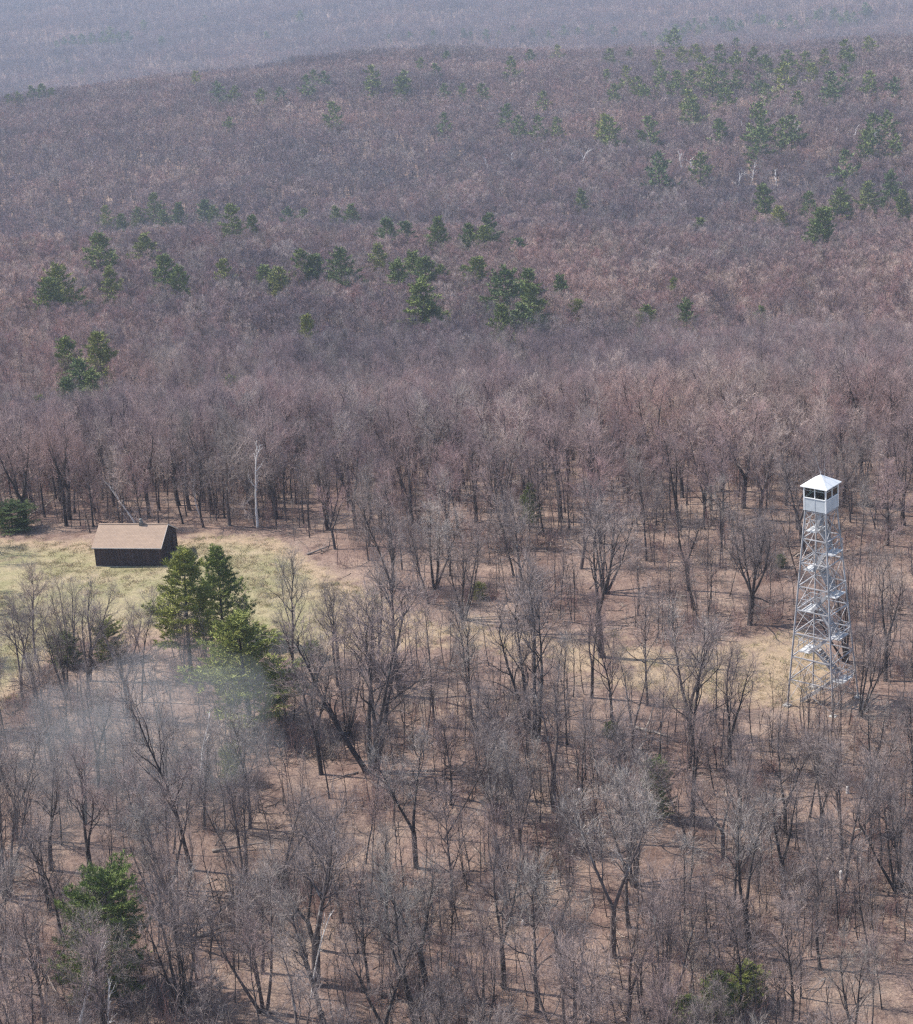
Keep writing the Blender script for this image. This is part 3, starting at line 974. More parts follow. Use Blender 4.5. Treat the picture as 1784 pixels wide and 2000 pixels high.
# -- the trees one can tell apart
HAND = [
 ('multi', 727, 1509, 690, 1135, "large bare tree, many stems splayed from one stump, shadowed leaf litter round it", 1.15),
 ('fork', 782, 1359, 745, 1030, "tall straight bare tree at grass edge with a vase of upright limbs", 0.9),
 ('slim', 848, 1420, 850, 1150, None, 1.0), ('slim', 834, 1457, 862, 1280, None, 0.8), ('slim', 786, 1496, 800, 1290, None, 0.7),
 ('slim', 770, 1502, 740, 1330, None, 0.8), ('slim', 800, 1446, 835, 1280, None, 0.7), ('slim', 865, 1524, 860, 1400, None, 0.7),
 ('slim', 868, 1640, 1000, 1370, "bare tree leaning hard across the middle of the woods", 0.8),
 ('multi', 1045, 1440, 1000, 1110, "bare tree with several stems fanning out amid the open woods", 1.1),
 ('fork', 1000, 1560, 960, 1330, None, 1.0), ('single', 1062, 1048, 1050, 850, None, 0.9), ('fork', 722, 1067, 712, 930, None, 1.0),
 ('multi', 850, 1150, 860, 985, None, 1.2), ('single', 838, 1180, 800, 1000, None, 1.0), ('slim', 872, 1384, 885, 1240, None, 0.9),
 ('fork', 1176, 1283, 1155, 985, "big rounded bare tree alone on grass between woods and tower", 1.15),
 ('single', 1264, 1378, 1255, 1120, "straight bare tree with flared base before the tan grass near the tower", 0.8),
 ('slim', 1193, 1402, 1185, 1215, None, 0.8), ('single', 1348, 1500, 1345, 1185, "bare tree with a lilac-grey rounded crown standing before the tower clearing", 0.95),
 ('slim', 1319, 1430, 1345, 1260, None, 0.8), ('fork', 1236, 1490, 1225, 1260, None, 0.9),
 ('spread', 1465, 1220, 1470, 990, "isolated bare oak with long low limbs on brown litter beside the tower", 1.0),
 ('fork', 1346, 1154, 1335, 985, "bare tree forking into a cup on open brown litter", 1.15), ('slim', 1498, 1131, 1505, 1000, None, 1.0), ('single', 1481, 1124, 1490, 985, None, 1.0),
 ('slim', 1246, 1029, 1235, 870, None, 1.0), ('slim', 1278, 1062, 1285, 940, None, 0.9), ('single', 1180, 960, 1165, 830, None, 1.1),
 ('slim', 1423, 1440, 1430, 1250, None, 0.9), ('single', 573, 1300, 545, 1045, "lone dark-trunked bare tree on the pale grass behind the broad pine", 0.8),
 ('slim', 302, 1861, 270, 1650, None, 0.7), ('slim', 310, 1850, 330, 1640, None, 0.7), ('multi', 347, 1840, 330, 1600, None, 0.7),
 ('fork', 618, 1925, 622, 1560, "big dark bare tree with flared base at the bottom, long shadow beside it", 1.15),
 ('single', 376, 1700, 280, 1320, "tall bare tree bending over the hazy slope below the cabin pines", 0.8),
 ('single', 399, 1619, 395, 1400, None, 0.9), ('fork', 167, 1610, 160, 1430, None, 1.0),
 ('slim', 421, 1652, 540, 1480, "thin leaning bare trunk crossing behind a heap of fallen boughs", 0.6),
 ('slim', 238, 1575, 232, 1430, None, 0.7), ('slim', 470, 1827, 455, 1650, None, 0.9), ('slim', 507, 1847, 490, 1690, None, 0.8),
 ('fork', 545, 1740, 590, 1540, None, 1.1), ('slim', 678, 2000, 665, 1800, None, 0.6), ('fork', 813, 2010, 740, 1700, "dark bare tree leaning towards the big flared tree at the bottom edge", 1.0),
 ('slim', 768, 1976, 755, 1790, None, 0.8), ('single', 1048, 1975, 1045, 1640, "thick dark straight bare tree rising from the bottom of the woods", 1.0),
 ('fork', 985, 1930, 970, 1640, None, 0.9), ('slim', 1009, 1920, 1000, 1760, None, 0.8), ('slim', 1029, 1945, 990, 1770, None, 0.8),
 ('fork', 1198, 1870, 1170, 1530, "tall bare tree whose trunk splits into a narrow V high up", 0.9),
 ('slim', 1111, 1749, 1135, 1520, "dark slim bare tree arching outward from a bent base", 0.7), ('slim', 1095, 1730, 1090, 1560, None, 0.7),
 ('slim', 1134, 1925, 1145, 1720, None, 0.8), ('fork', 1226, 2010, 1260, 1760, None, 0.9), ('multi', 1299, 2010, 1310, 1690, None, 0.7),
 ('fork', 1414, 1674, 1400, 1500, "short bare tree with a wide V fork on open tan litter", 1.25), ('fork', 1533, 1634, 1540, 1400, None, 0.9),
 ('slim', 1351, 1503, 1350, 1330, None, 0.8), ('fork', 1644, 1703, 1650, 1440, None, 0.9), ('slim', 1483, 1822, 1480, 1650, None, 0.9),
 ('slim', 1752, 1790, 1745, 1560, None, 0.7), ('single', 1602, 1894, 1600, 1620, None, 0.9), ('fork', 1700, 1560, 1720, 1350, None, 1.0),
 ('single', 398, 1030, 385, 880, "dark stout bare tree at the treeline just behind the cabin gable", 1.2), ('single', 70, 1290, 60, 1090, "bare tree with fine crown standing alone on the bright grass edge", 1.0),
 ('fork', 175, 1330, 185, 1130, None, 1.0), ('fork', 250, 1400, 245, 1170, None, 0.9), ('single', 360, 1330, 375, 1180, None, 1.0),
 ('multi', 640, 1035, 630, 860, None, 0.8), ('slim', 560, 1020, 548, 860, None, 0.8), ('slim', 605, 1050, 600, 890, None, 0.8),
 ('multi', 1040, 1240, 1050, 1080, None, 0.9), ('multi', 905, 1210, 915, 1020, None, 0.9), ('slim', 955, 1300, 930, 1150, None, 0.8),
 ('multi', 1680, 1400, 1720, 1180, None, 0.8), ('fork', 1730, 1330, 1740, 1080, None, 0.9), ('single', 660, 1340, 640, 1120, None, 0.9),
 ('fork', 100, 1700, 90, 1480, None, 1.0), ('fork', 30, 1640, 40, 1400, None, 1.0),
]
for i, (f, bx, by, tx, ty, lab, wd) in enumerate(HAND):
    put_px(f, bx, by, tx, ty, lab, wd)

# -- the woods between and behind them
def blocked(x, y, H):
    """keeps the cabin, the tower and the big pines as open to view as the photograph has them"""
    px, py, d = proj((x, y, zg(x, y)))
    tx, ty, _ = proj((x, y, zg(x, y) + H))
    k = FOC / d
    def hit(x0, x1, y0, y1, yw, m=2.2):
        return y < yw and px + m * k > x0 and px - m * k < x1 and ty < y1 and py > y0
    return hit(120, 360, 1015, 1110, CB[1], 2.5) or hit(1548, 1680, 910, 1300, TB[1] - 2, 1.6) or hit(300, 560, 1070, 1360, 192, 0.5) or hit(1440, 1500, 1060, 1220, 192, 1.0)
cand = []
for it in range(80000):
    y = 105 + 190 * rng.random()
    x = rng.uniform(-0.26, 0.26) * y
    px, py, d = proj((x, y, zg(x, y)))
    if not (-90 < px < 1874 and py < 2280): continue
    g = sdist(px, py, GRASS) if y < 280 else -99
    if g > -6: continue
    if y > 246 or py < 1035: sp = 2.6
    elif py < 1400 and px > 880: sp = 5.6
    elif py < 1330: sp = 4.6
    else: sp = 3.8
    if math.hypot(x - TB[0], y - TB[1]) < 4.5 or math.hypot(x - CABC[0], y - CABC[1]) < 6.5: continue
    if any((x - a) ** 2 + (y - b) ** 2 < sp * sp for a, b in cand) or any((x - a) ** 2 + (y - b) ** 2 < (sp * 0.75) ** 2 for a, b in PLACED): continue
    cand.append((x, y))
cand.sort(key=lambda q: q[1])
LEFT = []
n_ind = 300 - len(HAND)
for (x, y) in cand:
    r = rng.random()
    back = y > 232
    form = ('slim' if r < 0.55 else 'single' if r < 0.85 else 'fork') if back else ('slim' if r < 0.52 else 'single' if r < 0.68 else 'fork' if r < 0.86 else 'multi')
    H = rng.uniform(9.0, 12.5) if back else (rng.uniform(6.0, 11.0) if form == 'slim' else rng.uniform(8.5, 12.5))
    if blocked(x, y, H): continue
    if n_ind > 0:
        ln = off_dir(rng, Vector((0, 0, 1)), abs(rng.gauss(0, 0.09)), rng.uniform(0, 6.28))
        put_bare(form, (x, y, zg(x, y)), H, tuple(ln), None, rng.uniform(0.5, 0.85) if back else rng.uniform(0.75, 1.1))
        n_ind -= 1
    else: LEFT.append((x, y, H))

# ------------------------------------------------------------------ pines
ORD = "first second third fourth fifth sixth seventh eighth ninth tenth eleventh twelfth thirteenth fourteenth fifteenth sixteenth seventeenth eighteenth nineteenth twentieth twenty-first twenty-second twenty-third twenty-fourth".split()
def put_pine(lst, loc, H, wide, label, group, k, lean=None):
    T, C = lst[k % len(lst)]
    o = place("pine_tree", (T, C), loc, H, 14.0, rng.uniform(0, 6.28), lean, wide)
    USED.add(label)
    tag(o, label, "pine", group)
    return o
def near_pine(bx, by, ty, lst, wide, label, k, tx=None):
    p = ground_at(bx, by)
    v = ray(tx or bx, ty)
    q = CAM + v * (p[1] / v[1])
    put_pine(lst, (p[0], p[1], zg(p[0], p[1])), q[2] - p[2], wide, label, "pines in the near woods", k, (q[0] - p[0], 0, q[2] - p[2]))
    PLACED.append((p[0], p[1]))
near_pine(372, 1310, 1072, PINES['tall'], 1.2, "tall pine with layered boughs partly covering the cabin's corner", 0, 352)
near_pine(437, 1255, 1068, PINES['low'], 1.05, "slender pine just behind the layered pine by the cabin", 1, 425)
near_pine(490, 1420, 1198, PINES['low'], 1.6, "broad dark pine in front of the two pines by the cabin", 0, 478)
near_pine(200, 1940, 1705, PINES['bush'], 1.05, "bushy pale green pine in the bottom corner below the cabin", 0)
near_pine(1035, 1040, 945, PINES['tall'], 0.9, "thin green young pine at a dark trunk in the treeline", 2)
near_pine(1285, 1600, 1488, PINES['bush'], 0.8, "young pine among bare saplings, before the tower clearing", 0)
near_pine(600, 742, 615, PINES_MID['tall'], 0.8, "narrow pine standing by itself in the bare canopy behind the cabin", 0)

def pine_row(pts, H0, pool, what, row, group, far=False):
    pts = sorted(pts)
    n = len(pts)
    for i, (px, py, sc) in enumerate(pts):
        H = H0 * sc * rng.uniform(0.94, 1.06)
        q = top_at(px, py, H)
        if q is None: continue
        nm = f"{what}, {ORD[i]} from the cabin side in {row}"
        if far:
            me = pool[(i * 5 + n) % len(pool)]
            o = bpy.data.objects.new("pine_tree", me)
            COL.objects.link(o)
            o.location = q
            s = H / 14.0
            o.scale = (s * rng.uniform(0.95, 1.3), s * rng.uniform(0.95, 1.3), s)
            o.rotation_euler = (0, 0, rng.uniform(0, 6.28))
            tag(o, nm, "pine", group)
        else:
            put_pine(pool, q, H, rng.uniform(0.95, 1.3), nm, group, i * 3 + n)
        PLACED.append((q[0], q[1]))
MT = PINES_MID['tall'] + PINES_MID['low'] + PINES_MID['tuft']
pine_row([(188, 652, 1.1), (152, 705, 1.0), (130, 660, 1.0), (178, 725, .9), (125, 740, .85), (75, 775, .65), (20, 820, 0.55)], 13.5, MT, "big dark pine", "the pine stand behind the cabin", "pines standing behind the cabin")
pine_row([(110, 518, 1.2), (92, 545, 1.0), (185, 455, 1.15), (212, 520, 1.0), (275, 458, 1.0), (318, 500, 1.0), (345, 520, .9), (435, 508, .9), (450, 735, .5)], 16.5, MT, "dark green pine", "the scattered pines of the cabin shoulder", "pines on the shoulder behind the cabin")
pine_row([(205, 402, 1.), (235, 418, .9), (268, 405, .9), (300, 380, 1.1), (318, 410, .9), (345, 397, 1.), (395, 392, 1.), (415, 402, .95), (450, 400, 1.15), (490, 420, .8), (560, 405, .9), (590, 408, .8), (655, 403, .9), (682, 400, .9)], 16.5, MT, "dark pine", "the high pine line on the shoulder", "pines along the shoulder line")
pine_row([(520, 520, .9), (545, 523, .9), (585, 490, 1.1), (612, 498, 1.0), (664, 486, 1.2), (740, 475, .9), (775, 508, 1.), (810, 493, .95), (832, 505, 1.0), (860, 518, .85), (905, 520, .75), (930, 503, .95), (985, 523, 1.1), (1025, 528, 1.), (1034, 555, 1.), (1095, 543, .85)], 15.5, MT, "green pine", "the long pine band above mid woods", "pines in the band across the woods")
pine_row([(752, 425, .95), (790, 432, .85), (850, 425, 1.05), (912, 440, .9), (955, 420, 1.), (942, 440, .85), (1012, 467, .7)], 16.5, MT, "pine", "the short line on the bare crest", "pines on the crest above the band")
pine_row([(820, 548, 1.3), (845, 590, 1.0), (975, 598, 1.), (1020, 595, 1.), (1060, 590, .8), (1128, 588, .85), (1265, 598, .8), (1315, 545, .7), (1340, 588, 1.05), (1490, 600, .7)], 14, MT, "scattered pine", "the lower row amid bare crowns", "pines scattered below the band")
pine_row([(1135, 370, .85), (1368, 425, .8), (1495, 360, 1.25), (1520, 405, .95), (1580, 378, 1.05), (1606, 405, 1.2), (1640, 370, 1.0), (1700, 355, 1.1), (1740, 335, 1.15), (1765, 370, 1.0)], 16.5, MT, "tall ragged pine", "the dip above the fire tower", "pines in the dip above the tower")
FG = "pines over the far hillside"
fr = random.Random(5)
H_ROWS = [
 ([(1285, 298, 1.2), (1365, 300, 1.1), (1655, 295, 1.1), (1180, 225, 1.1), (1480, 255, 1.), (1545, 228, 1.1), (1690, 260, 1.1), (1750, 262, 1.), (865, 222, .9)], "the lowest row of hillside pines"),
 ([(445, 228, .8), (650, 200, 1.2), (985, 205, 1.1), (1012, 225, 1.), (1052, 228, .95), (1087, 232, .95), (1190, 225, 1.2), (1270, 228, 1.1), (1410, 235, .9), (1480, 202, 1.3), (1525, 235, 1.), (1705, 225, 1.2), (1735, 215, 1.1)], "the second row of hillside pines"),
 ([(425, 158, 1.), (455, 168, .8), (510, 175, .85), (545, 170, .8), (595, 148, 1.), (632, 140, .9), (785, 150, 1.), (865, 165, .8), (900, 165, .9), (940, 165, .95), (1060, 180, .9), (1200, 165, .95), (1260, 165, .9), (1345, 178, 1.2), (1355, 195, 1.1), (1420, 172, 1.), (1500, 165, 1.), (1560, 180, .9), (1625, 165, 1.)], "the third row of hillside pines"),
 ([(380, 138, 1.), (610, 138, .9), (725, 130, 1.2), (785, 138, 1.1), (850, 125, .9), (1000, 112, 1.1), (1185, 135, .9), (1225, 130, 1.), (1245, 152, .9), (1290, 128, 1.1), (1320, 140, 1.1), (1345, 138, 1.), (1390, 126, 1.2), (1415, 140, 1.), (1440, 138, 1.), (1480, 145, 1.), (1530, 122, 1.2), (1590, 126, 1.), (1622, 140, 1.1), (1648, 130, 1.), (1700, 140, 1.), (1745, 150, 1.)], "the fourth row of hillside pines"),
 ([(820, 112, .8), (870, 100, .8), (1035, 96, .9), (1090, 88, .9), (1190, 96, 1.), (1230, 92, .9), (1290, 98, 1.), (1330, 92, 1.1), (1360, 86, 1.1), (1375, 112, 1.), (1405, 88, 1.1), (1436, 98, 1.), (1470, 92, 1.1), (1500, 110, 1.), (1540, 98, 1.), (1572, 102, 1.), (1610, 96, .9), (1660, 92, 1.)], "the fifth row of hillside pines"),
 ([(760, 66, .8), (800, 62, .9), (845, 60, .9), (905, 55, 1.), (920, 62, .9), (950, 58, 1.), (975, 60, .9), (1002, 50, 1.), (1040, 56, 1.), (1072, 60, .9), (1100, 50, 1.), (1130, 54, .9), (1155, 48, 1.), (1200, 52, 1.), (1262, 62, 1.), (1288, 68, 1.1), (1440, 74, .9), (1650, 80, 1.1), (1700, 70, 1.)], "the crest row of hillside pines"),
]
for pts, row in H_ROWS:
    pine_row(pts, 17.5, PINES_FAR, "small far pine", row, FG, True)
pine_row([(15, 185, .9), (35, 178, 1.), (60, 168, 1.1), (78, 165, 1.1), (100, 172, .9), (130, 118, .9), (160, 132, .9), (250, 128, .8)], 15, PINES_FAR, "dark far pine", "the clump at the hill's falling end", FG, True)
pine_row([(110, 80, 1.2), (125, 72, 1.2), (142, 68, 1.3), (160, 66, 1.2), (178, 64, 1.2), (198, 62, 1.3), (214, 52, 1.5), (230, 62, 1.2), (248, 60, 1.2), (280, 40, 1.2), (315, 70, 1.), (585, 20, 1.3), (520, 62, 1.), (400, 30, 1.)], 18, PINES_FAR, "bluish pine", "the valley grove beyond the hill", "pines in the valley beyond the hill", True)
pine_row([(1300 + 11 * i + fr.uniform(-4, 4), 52 - 1.6 * i + fr.uniform(-9, 9), fr.uniform(.9, 1.25)) for i in range(14)], 18, PINES_FAR, "pale green pine", "the valley grove above the tower", "pines in the valley beyond the hill", True)
pine_row([(1480 + 16 * i + fr.uniform(-5, 5), 36 - 1.5 * i + fr.uniform(-12, 12), fr.uniform(.9, 1.25)) for i in range(15)], 18, PINES_FAR, "hazy green pine", "the outer valley grove", "pines in the valley beyond the hill", True)

# ------------------------------------------------------------------ white-barked trees
def put_snag(k, bx, by, tx, ty, label, wide=1.0):
    p = ground_at(bx, by)
    v = ray(tx, ty)
    q = CAM + v * (p[1] / v[1])
    T, C, zs = SNAGS[k % 4]
    H = q[2] - p[2]
    dx = q[0] - p[0]
    o = place("birch_tree", (T, C), (p[0], p[1], zg(p[0], p[1])), math.hypot(H, dx), zs, 1.7 * k, (dx, 0, H), wide)
    tag(o, label, "birch", "white-barked trees")
    PLACED.append((p[0], p[1]))
put_snag(0, 503, 1030, 488, 868, "white birch with twin stems at the treeline beyond the cabin", 0.95)
put_snag(1, 268, 1030, 226, 930, "dead white tree leaning behind the cabin's flue", 1.0)
put_snag(2, 255, 1020, 232, 990, "short white dead stem beside the leaning one behind the cabin", 1.0)
put_snag(3, 392, 1010, 378, 930, "pale broken birch among dark trunks behind the cabin gable", 1.1)
put_snag(2, 392, 1530, 418, 1395, "crooked silvery bare tree below the broad pine", 1.0)
put_snag(0, 150, 2030, 185, 1838, "whitish dead sapling in front of the bushy corner pine", 0.9)
put_snag(1, 205, 2080, 250, 1910, "forked whitish dead sapling at the bottom corner", 0.9)
put_snag(3, 608, 1950, 650, 1780, "pale secondary stem crossing the big flared tree", 0.7)
BIR = [(1140, 288), (1165, 290), (1000, 300), (960, 305), (1333, 298), (1465, 318), (1440, 330), (1510, 330), (1552, 230), (1660, 245), (1640, 250), (1445, 235), (1710, 250), (560, 200), (1345, 310)]
for i, (px, py) in enumerate(sorted(BIR)):
    H = 11 + (i % 4)
    q = top_at(px, py, H)
    T, C, zs = SNAGS[i % 4]
    o = place("birch_tree", (T, C), q, H, zs, 1.3 * i, None, 1.5)
    tag(o, f"far white birch on the hillside, {ORD[i]} from the cabin side", "birch", "white birches on the far hillside")
    PLACED.append((q[0], q[1]))

# ------------------------------------------------------------------ fallen wood, stumps, green bushes
def log(ax, ay, bx, by, r, m, label, lift=0.0, branchy=0, cat="log", name="fallen_log"):
    a = Vector(ground_at(ax, ay))
    b = Vector(ground_at(bx, by))
    a.z = zg(a.x, a.y) + r
    b.z = zg(b.x, b.y) + r + lift
    L = (b - a).length
    lr = random.Random(int(ax * 7 + ay))
    pts = [a.lerp(b, i / 7) + (Vector((lr.uniform(-1, 1), lr.uniform(-1, 1), lr.uniform(-.3, .3))) * 0.02 * L if 0 < i < 7 else Vector()) for i in range(8)]
    o = a.copy()
    M = MB()
    M.tube([p - o for p in pts], [r * (1 - 0.65 * i / 7) for i in range(8)], 7, True)
    ob = M.build(name, m, None, True)
    ob.location = o
    tag(ob, label, cat)
    if branchy:
        B = MB()
        for k in range(branchy):
            q, d = at_t(pts, lr.uniform(0.35, 0.99))
            bp = walk(lr, q - o, off_dir(lr, d, lr.uniform(0.4, 1.1), lr.uniform(0, 6)), lr.uniform(0.6, 2.2), 4, 0.2, 0.05)
            B.tube(bp, [r * 0.3 * (1 - 0.8 * j / 4) for j in range(5)], 3)
            for _ in range(4):
                q2, d2 = at_t(bp, lr.uniform(0.3, 0.95))
                B.tube(walk(lr, q2, off_dir(lr, d2, lr.uniform(0.4, 1), lr.uniform(0, 6)), lr.uniform(0.3, 0.9), 2, 0.2, 0.05), [0.015, 0.011, 0.006], 3)
        B.build("bough", m, ob)
    return ob
log(1238, 1422, 1308, 1441, 0.13, M_PALELOG, "pale straight felled log on brown litter before the tower")
log(1240, 1492, 1282, 1398, 0.09, M_PALELOG, "thin pale pole leaning across the felled log", 1.0)
log(1182, 1470, 1300, 1462, 0.09, M_LOG, "dark thin log lying below the pale felled log")
log(360, 1838, 490, 1770, 0.20, M_LOG, "grey fallen tree with broken boughs beside the bushy corner pine", 1.2, 12)
log(385, 1832, 535, 1795, 0.14, M_LOG, "second grey fallen trunk alongside the boughs at the corner pine", 0.8, 9)
log(415, 1665, 530, 1658, 0.12, M_LOG, "fallen trunk lying behind the thin leaning tree", 0.5, 6)
log(600, 1084, 656, 1070, 0.11, M_LOG, "grey log on the litter where the grass ends by the lone tree", 0.3, 5)
log(960, 1645, 1012, 1634, 0.10, M_PALELOG, "short whitish log in the middle of the near woods", 0.2, 2)
log(985, 1655, 1000, 1640, 0.08, M_PALELOG, "small pale broken limb beside the short whitish log", 0.3, 0)
log(700, 1510, 640, 1528, 0.08, M_LOG, "dark thin bough by the splayed many-stemmed tree", 0.1, 4)
log(620, 1375, 690, 1440, 0.10, M_LOG, "grey bough among the hazy scrub below the broad pine", 0.6, 5)
log(1300, 1765, 1420, 1790, 0.09, M_LOG, "curved grey fallen limb under saplings below the V-forked tree", 0.3, 6)
log(30, 1030, 110, 985, 0.16, M_PALELOG, "pale fallen trunk at the treeline past the cabin's blank end", 0.5, 8)
log(1555, 1088, 1590, 1070, 0.08, M_PALELOG, "short pale limb on the litter behind the tower", 0.2, 2)
log(1122, 846, 1146, 842, 0.12, M_PALELOG, "tiny pale log showing through the back treeline", 0.2, 0)
log(1330, 1165, 1382, 1172, 0.08, M_PALELOG, "pale fallen branch near the cup-forked tree", 0.2, 3)
# brush heap
def heap(px, py, label, n=70, rad=1.6):
    p = ground_at(px, py)
    lr = random.Random(px)
    M = MB()
    for i in range(n):
        a = lr.uniform(0, 6.28)
        q = Vector((lr.gauss(0, rad * 0.45), lr.gauss(0, rad * 0.3), lr.uniform(0.02, 0.55)))
        d = Vector((math.cos(a), math.sin(a), lr.uniform(-0.15, 0.35)))
        M.tube(walk(lr, q, d, lr.uniform(0.7, 2.0), 3, 0.2, -0.05), [0.035, 0.028, 0.018, 0.006], 3)
    o = M.build("brush_heap", M_BARK)
    o.location = (p[0], p[1], zg(p[0], p[1]))
    tag(o, label, "brush heap")
heap(1000, 1078, "low dark heap of cut branches on the litter beside the young pine")
heap(640, 1480, "tangled dark scrub heap in front of the splayed many-stemmed tree", 110, 2.2)
def stump(px, py, h, label, k):
    p = ground_at(px, py)
    lr = random.Random(k)
    M = MB()
    pts = walk(lr, Vector((0, 0, -0.1)), Vector((lr.uniform(-.2, .2), 0, 1)).normalized(), h, 4, 0.06, 0)
    M.tube(pts, [0.17, 0.14, 0.13, 0.12, 0.10], 8, True)
    o = M.build("broken_stump", M_BIRCH, None, True)
    o.location = (p[0], p[1], zg(p[0], p[1]))
    tag(o, label, "stump")
stump(946, 1402, 0.7, "white broken stump amid thin stems in the open woods", 1)
stump(1130, 1552, 0.6, "small white stump beside the arching slim tree", 2)
stump(1227, 1766, 0.6, "bright stump near the tall V-split tree", 3)
stump(1645, 1718, 0.8, "bright white stump below the fire tower woods", 4)
stump(1656, 1550, 0.7, "short white broken stem between tower and bright stump", 5)
stump(1021, 1806, 0.5, "white stump close to the thick straight bottom tree", 6)
stump(631, 948, 0.8, "white snapped stem standing in the back treeline", 7)
def bush(px, py, ty, label, k, wide=1.6):
    p = ground_at(px, py)
    v = ray(px, ty)
    q = CAM + v * (p[1] / v[1])
    T, C = (PINES['low'] if k < 3 else PINES['bush'])[k % 2]
    o = place("evergreen_bush", (T, C), (p[0], p[1], zg(p[0], p[1])), q[2] - p[2], 14.0, k * 1.1, None, wide)
    tag(o, label, "bush", "evergreen bushes in the woods")
bush(1400, 1990, 1900, "dark evergreen bush under saplings at the bottom edge", 0, 1.7)
bush(1460, 1960, 1880, "evergreen bush behind the dark one at the bottom edge", 1, 1.8)
bush(1345, 2010, 1950, "low evergreen shrub before the dark bottom bushes", 2, 2.2)
bush(612, 1285, 1255, "small round evergreen bush at the grass edge beside the lone tree", 3, 1.9)
bush(935, 1170, 1140, "faint green shrub on open litter in the clearing", 4, 1.5)
bush(1195, 1438, 1412, "small olive shrub near the pale felled log", 5, 1.8)
bush(130, 1300, 1240, "dark hemlock bush in the hazy slope past the cabin pines", 6, 1.6)
bush(215, 1285, 1215, "dusky evergreen shrub between the bare trees below the cabin", 7, 1.4)
bush(455, 1530, 1455, "hazy green young evergreen beneath the broad pine", 8, 0.9)
bush(1525, 1108, 1085, "olive green bush behind the isolated low-limbed oak", 9, 1.3)
bush(25, 1035, 985, "green crown of a fallen conifer at the cabin treeline", 10, 2.6)

# ------------------------------------------------------------------ stuff: the wider bare woods and the low brush
def scatter(name, pts, sources, label=None, matl=None):
    """one object; pts: (x, y, z, scale_xy, scale_z, rot, lean_x, lean_y, source index)"""
    col = bpy.data.collections.new(name + "_kinds")          # not linked to the scene
    for i, me in enumerate(sources):
        col.objects.link(bpy.data.objects.new(f"{name}_kind_{i:02d}", me))
    me = bpy.data.meshes.new(name)
    a = np.array(pts, np.float32)
    me.vertices.add(len(a))
    me.vertices.foreach_set("co", a[:, :3].ravel())
    for nm, typ, data in (("scl", 'FLOAT_VECTOR', np.stack([a[:, 3], a[:, 3], a[:, 4]], 1)), ("rot", 'FLOAT_VECTOR', np.stack([a[:, 6], a[:, 7], a[:, 5]], 1))):
        at = me.attributes.new(nm, typ, 'POINT')
        at.data.foreach_set("vector", data.astype(np.float32).ravel())
    at = me.attributes.new("vid", 'INT', 'POINT')
    at.data.foreach_set("value", a[:, 8].astype(np.int32))
    o = bpy.data.objects.new(name, me)
    COL.objects.link(o)
    ng = bpy.data.node_groups.new(name + "_nodes", 'GeometryNodeTree')
    ng.interface.new_socket("Geometry", in_out='INPUT', socket_type='NodeSocketGeometry')
    ng.interface.new_socket("Geometry", in_out='OUTPUT', socket_type='NodeSocketGeometry')
    gi = ng.nodes.new("NodeGroupInput")
    go = ng.nodes.new("NodeGroupOutput")
    ci = ng.nodes.new("GeometryNodeCollectionInfo")
    ci.inputs["Collection"].default_value = col
    ci.inputs["Separate Children"].default_value = True
    ci.inputs["Reset Children"].default_value = True
    ip = ng.nodes.new("GeometryNodeInstanceOnPoints")
    ip.inputs["Pick Instance"].default_value = True
    def attr(nm, typ):
        n = ng.nodes.new("GeometryNodeInputNamedAttribute")
        n.data_type = typ
        n.inputs["Name"].default_value = nm
        return [s for s in n.outputs if s.enabled and s.name == "Attribute"][0]
    ng.links.new(gi.outputs[0], ip.inputs["Points"])
    ng.links.new(ci.outputs[0], ip.inputs["Instance"])
    ng.links.new(attr("vid", 'INT'), ip.inputs["Instance Index"])
    e2r = ng.nodes.new("FunctionNodeEulerToRotation")
    ng.links.new(attr("rot", 'FLOAT_VECTOR'), e2r.inputs[0])
    ng.links.new(e2r.outputs[0], ip.inputs["Rotation"])
    ng.links.new(attr("scl", 'FLOAT_VECTOR'), ip.inputs["Scale"])
    ng.links.new(ip.outputs[0], go.inputs[0])
    md = o.modifiers.new("scatter", 'NODES')
    md.node_group = ng
    tag(o, label, None, None, "stuff")
    return o
def joined(T, C, ma, mb_):
    n = len(T.f)
    me = MB()
    me.v, me.f, me.tri = list(T.v), list(T.f), C.tri
    off = len(me.v)
    me.v += C.v
    me.f += [tuple(i + off for i in f) for f in C.f]
    me = me.mesh("woods_tree", [ma, mb_])
    mi = np.ones(len(me.polygons), np.int32)
    mi[:n] = 0
    me.polygons.foreach_set("material_index", mi)
    return me
SRC = []
for f, sd in (('slim', 201), ('slim', 202), ('single', 203), ('single', 204), ('fork', 205), ('fork', 206)):
    SRC.append(joined(*bare_tree(sd, f, 0), M_BARK, M_WOODS))
n_hi = len(SRC)
for f, sd in (('single', 211), ('single', 212), ('single', 213), ('fork', 214), ('fork', 215), ('slim', 216), ('spread', 217)):
    SRC.append(joined(*bare_tree(sd, f, 1), M_BARK, M_WOODS))
n_mid = len(SRC)
for f, sd in (('single', 221), ('single', 222), ('single', 223), ('fork', 224), ('fork', 225), ('spread', 226)):
    SRC.append(joined(*bare_tree(sd, f, 2), M_BOUGH, M_WOODS))
n_all = len(SRC)
wr = random.Random(77)
pts = []
def add_pt(x, y, H, kind):
    s = H / 12.0
    pts.append((x, y, zg(x, y), s * wr.uniform(0.85, 1.2), s, wr.uniform(0, 6.28), wr.gauss(0, 0.05), wr.gauss(0, 0.05), kind))
for x, y, H in LEFT: add_pt(x, y, H, wr.randrange(0, n_hi))
grid = {}
for a, b in PLACED: grid.setdefault((int(a // 4), int(b // 4)), []).append((a, b))
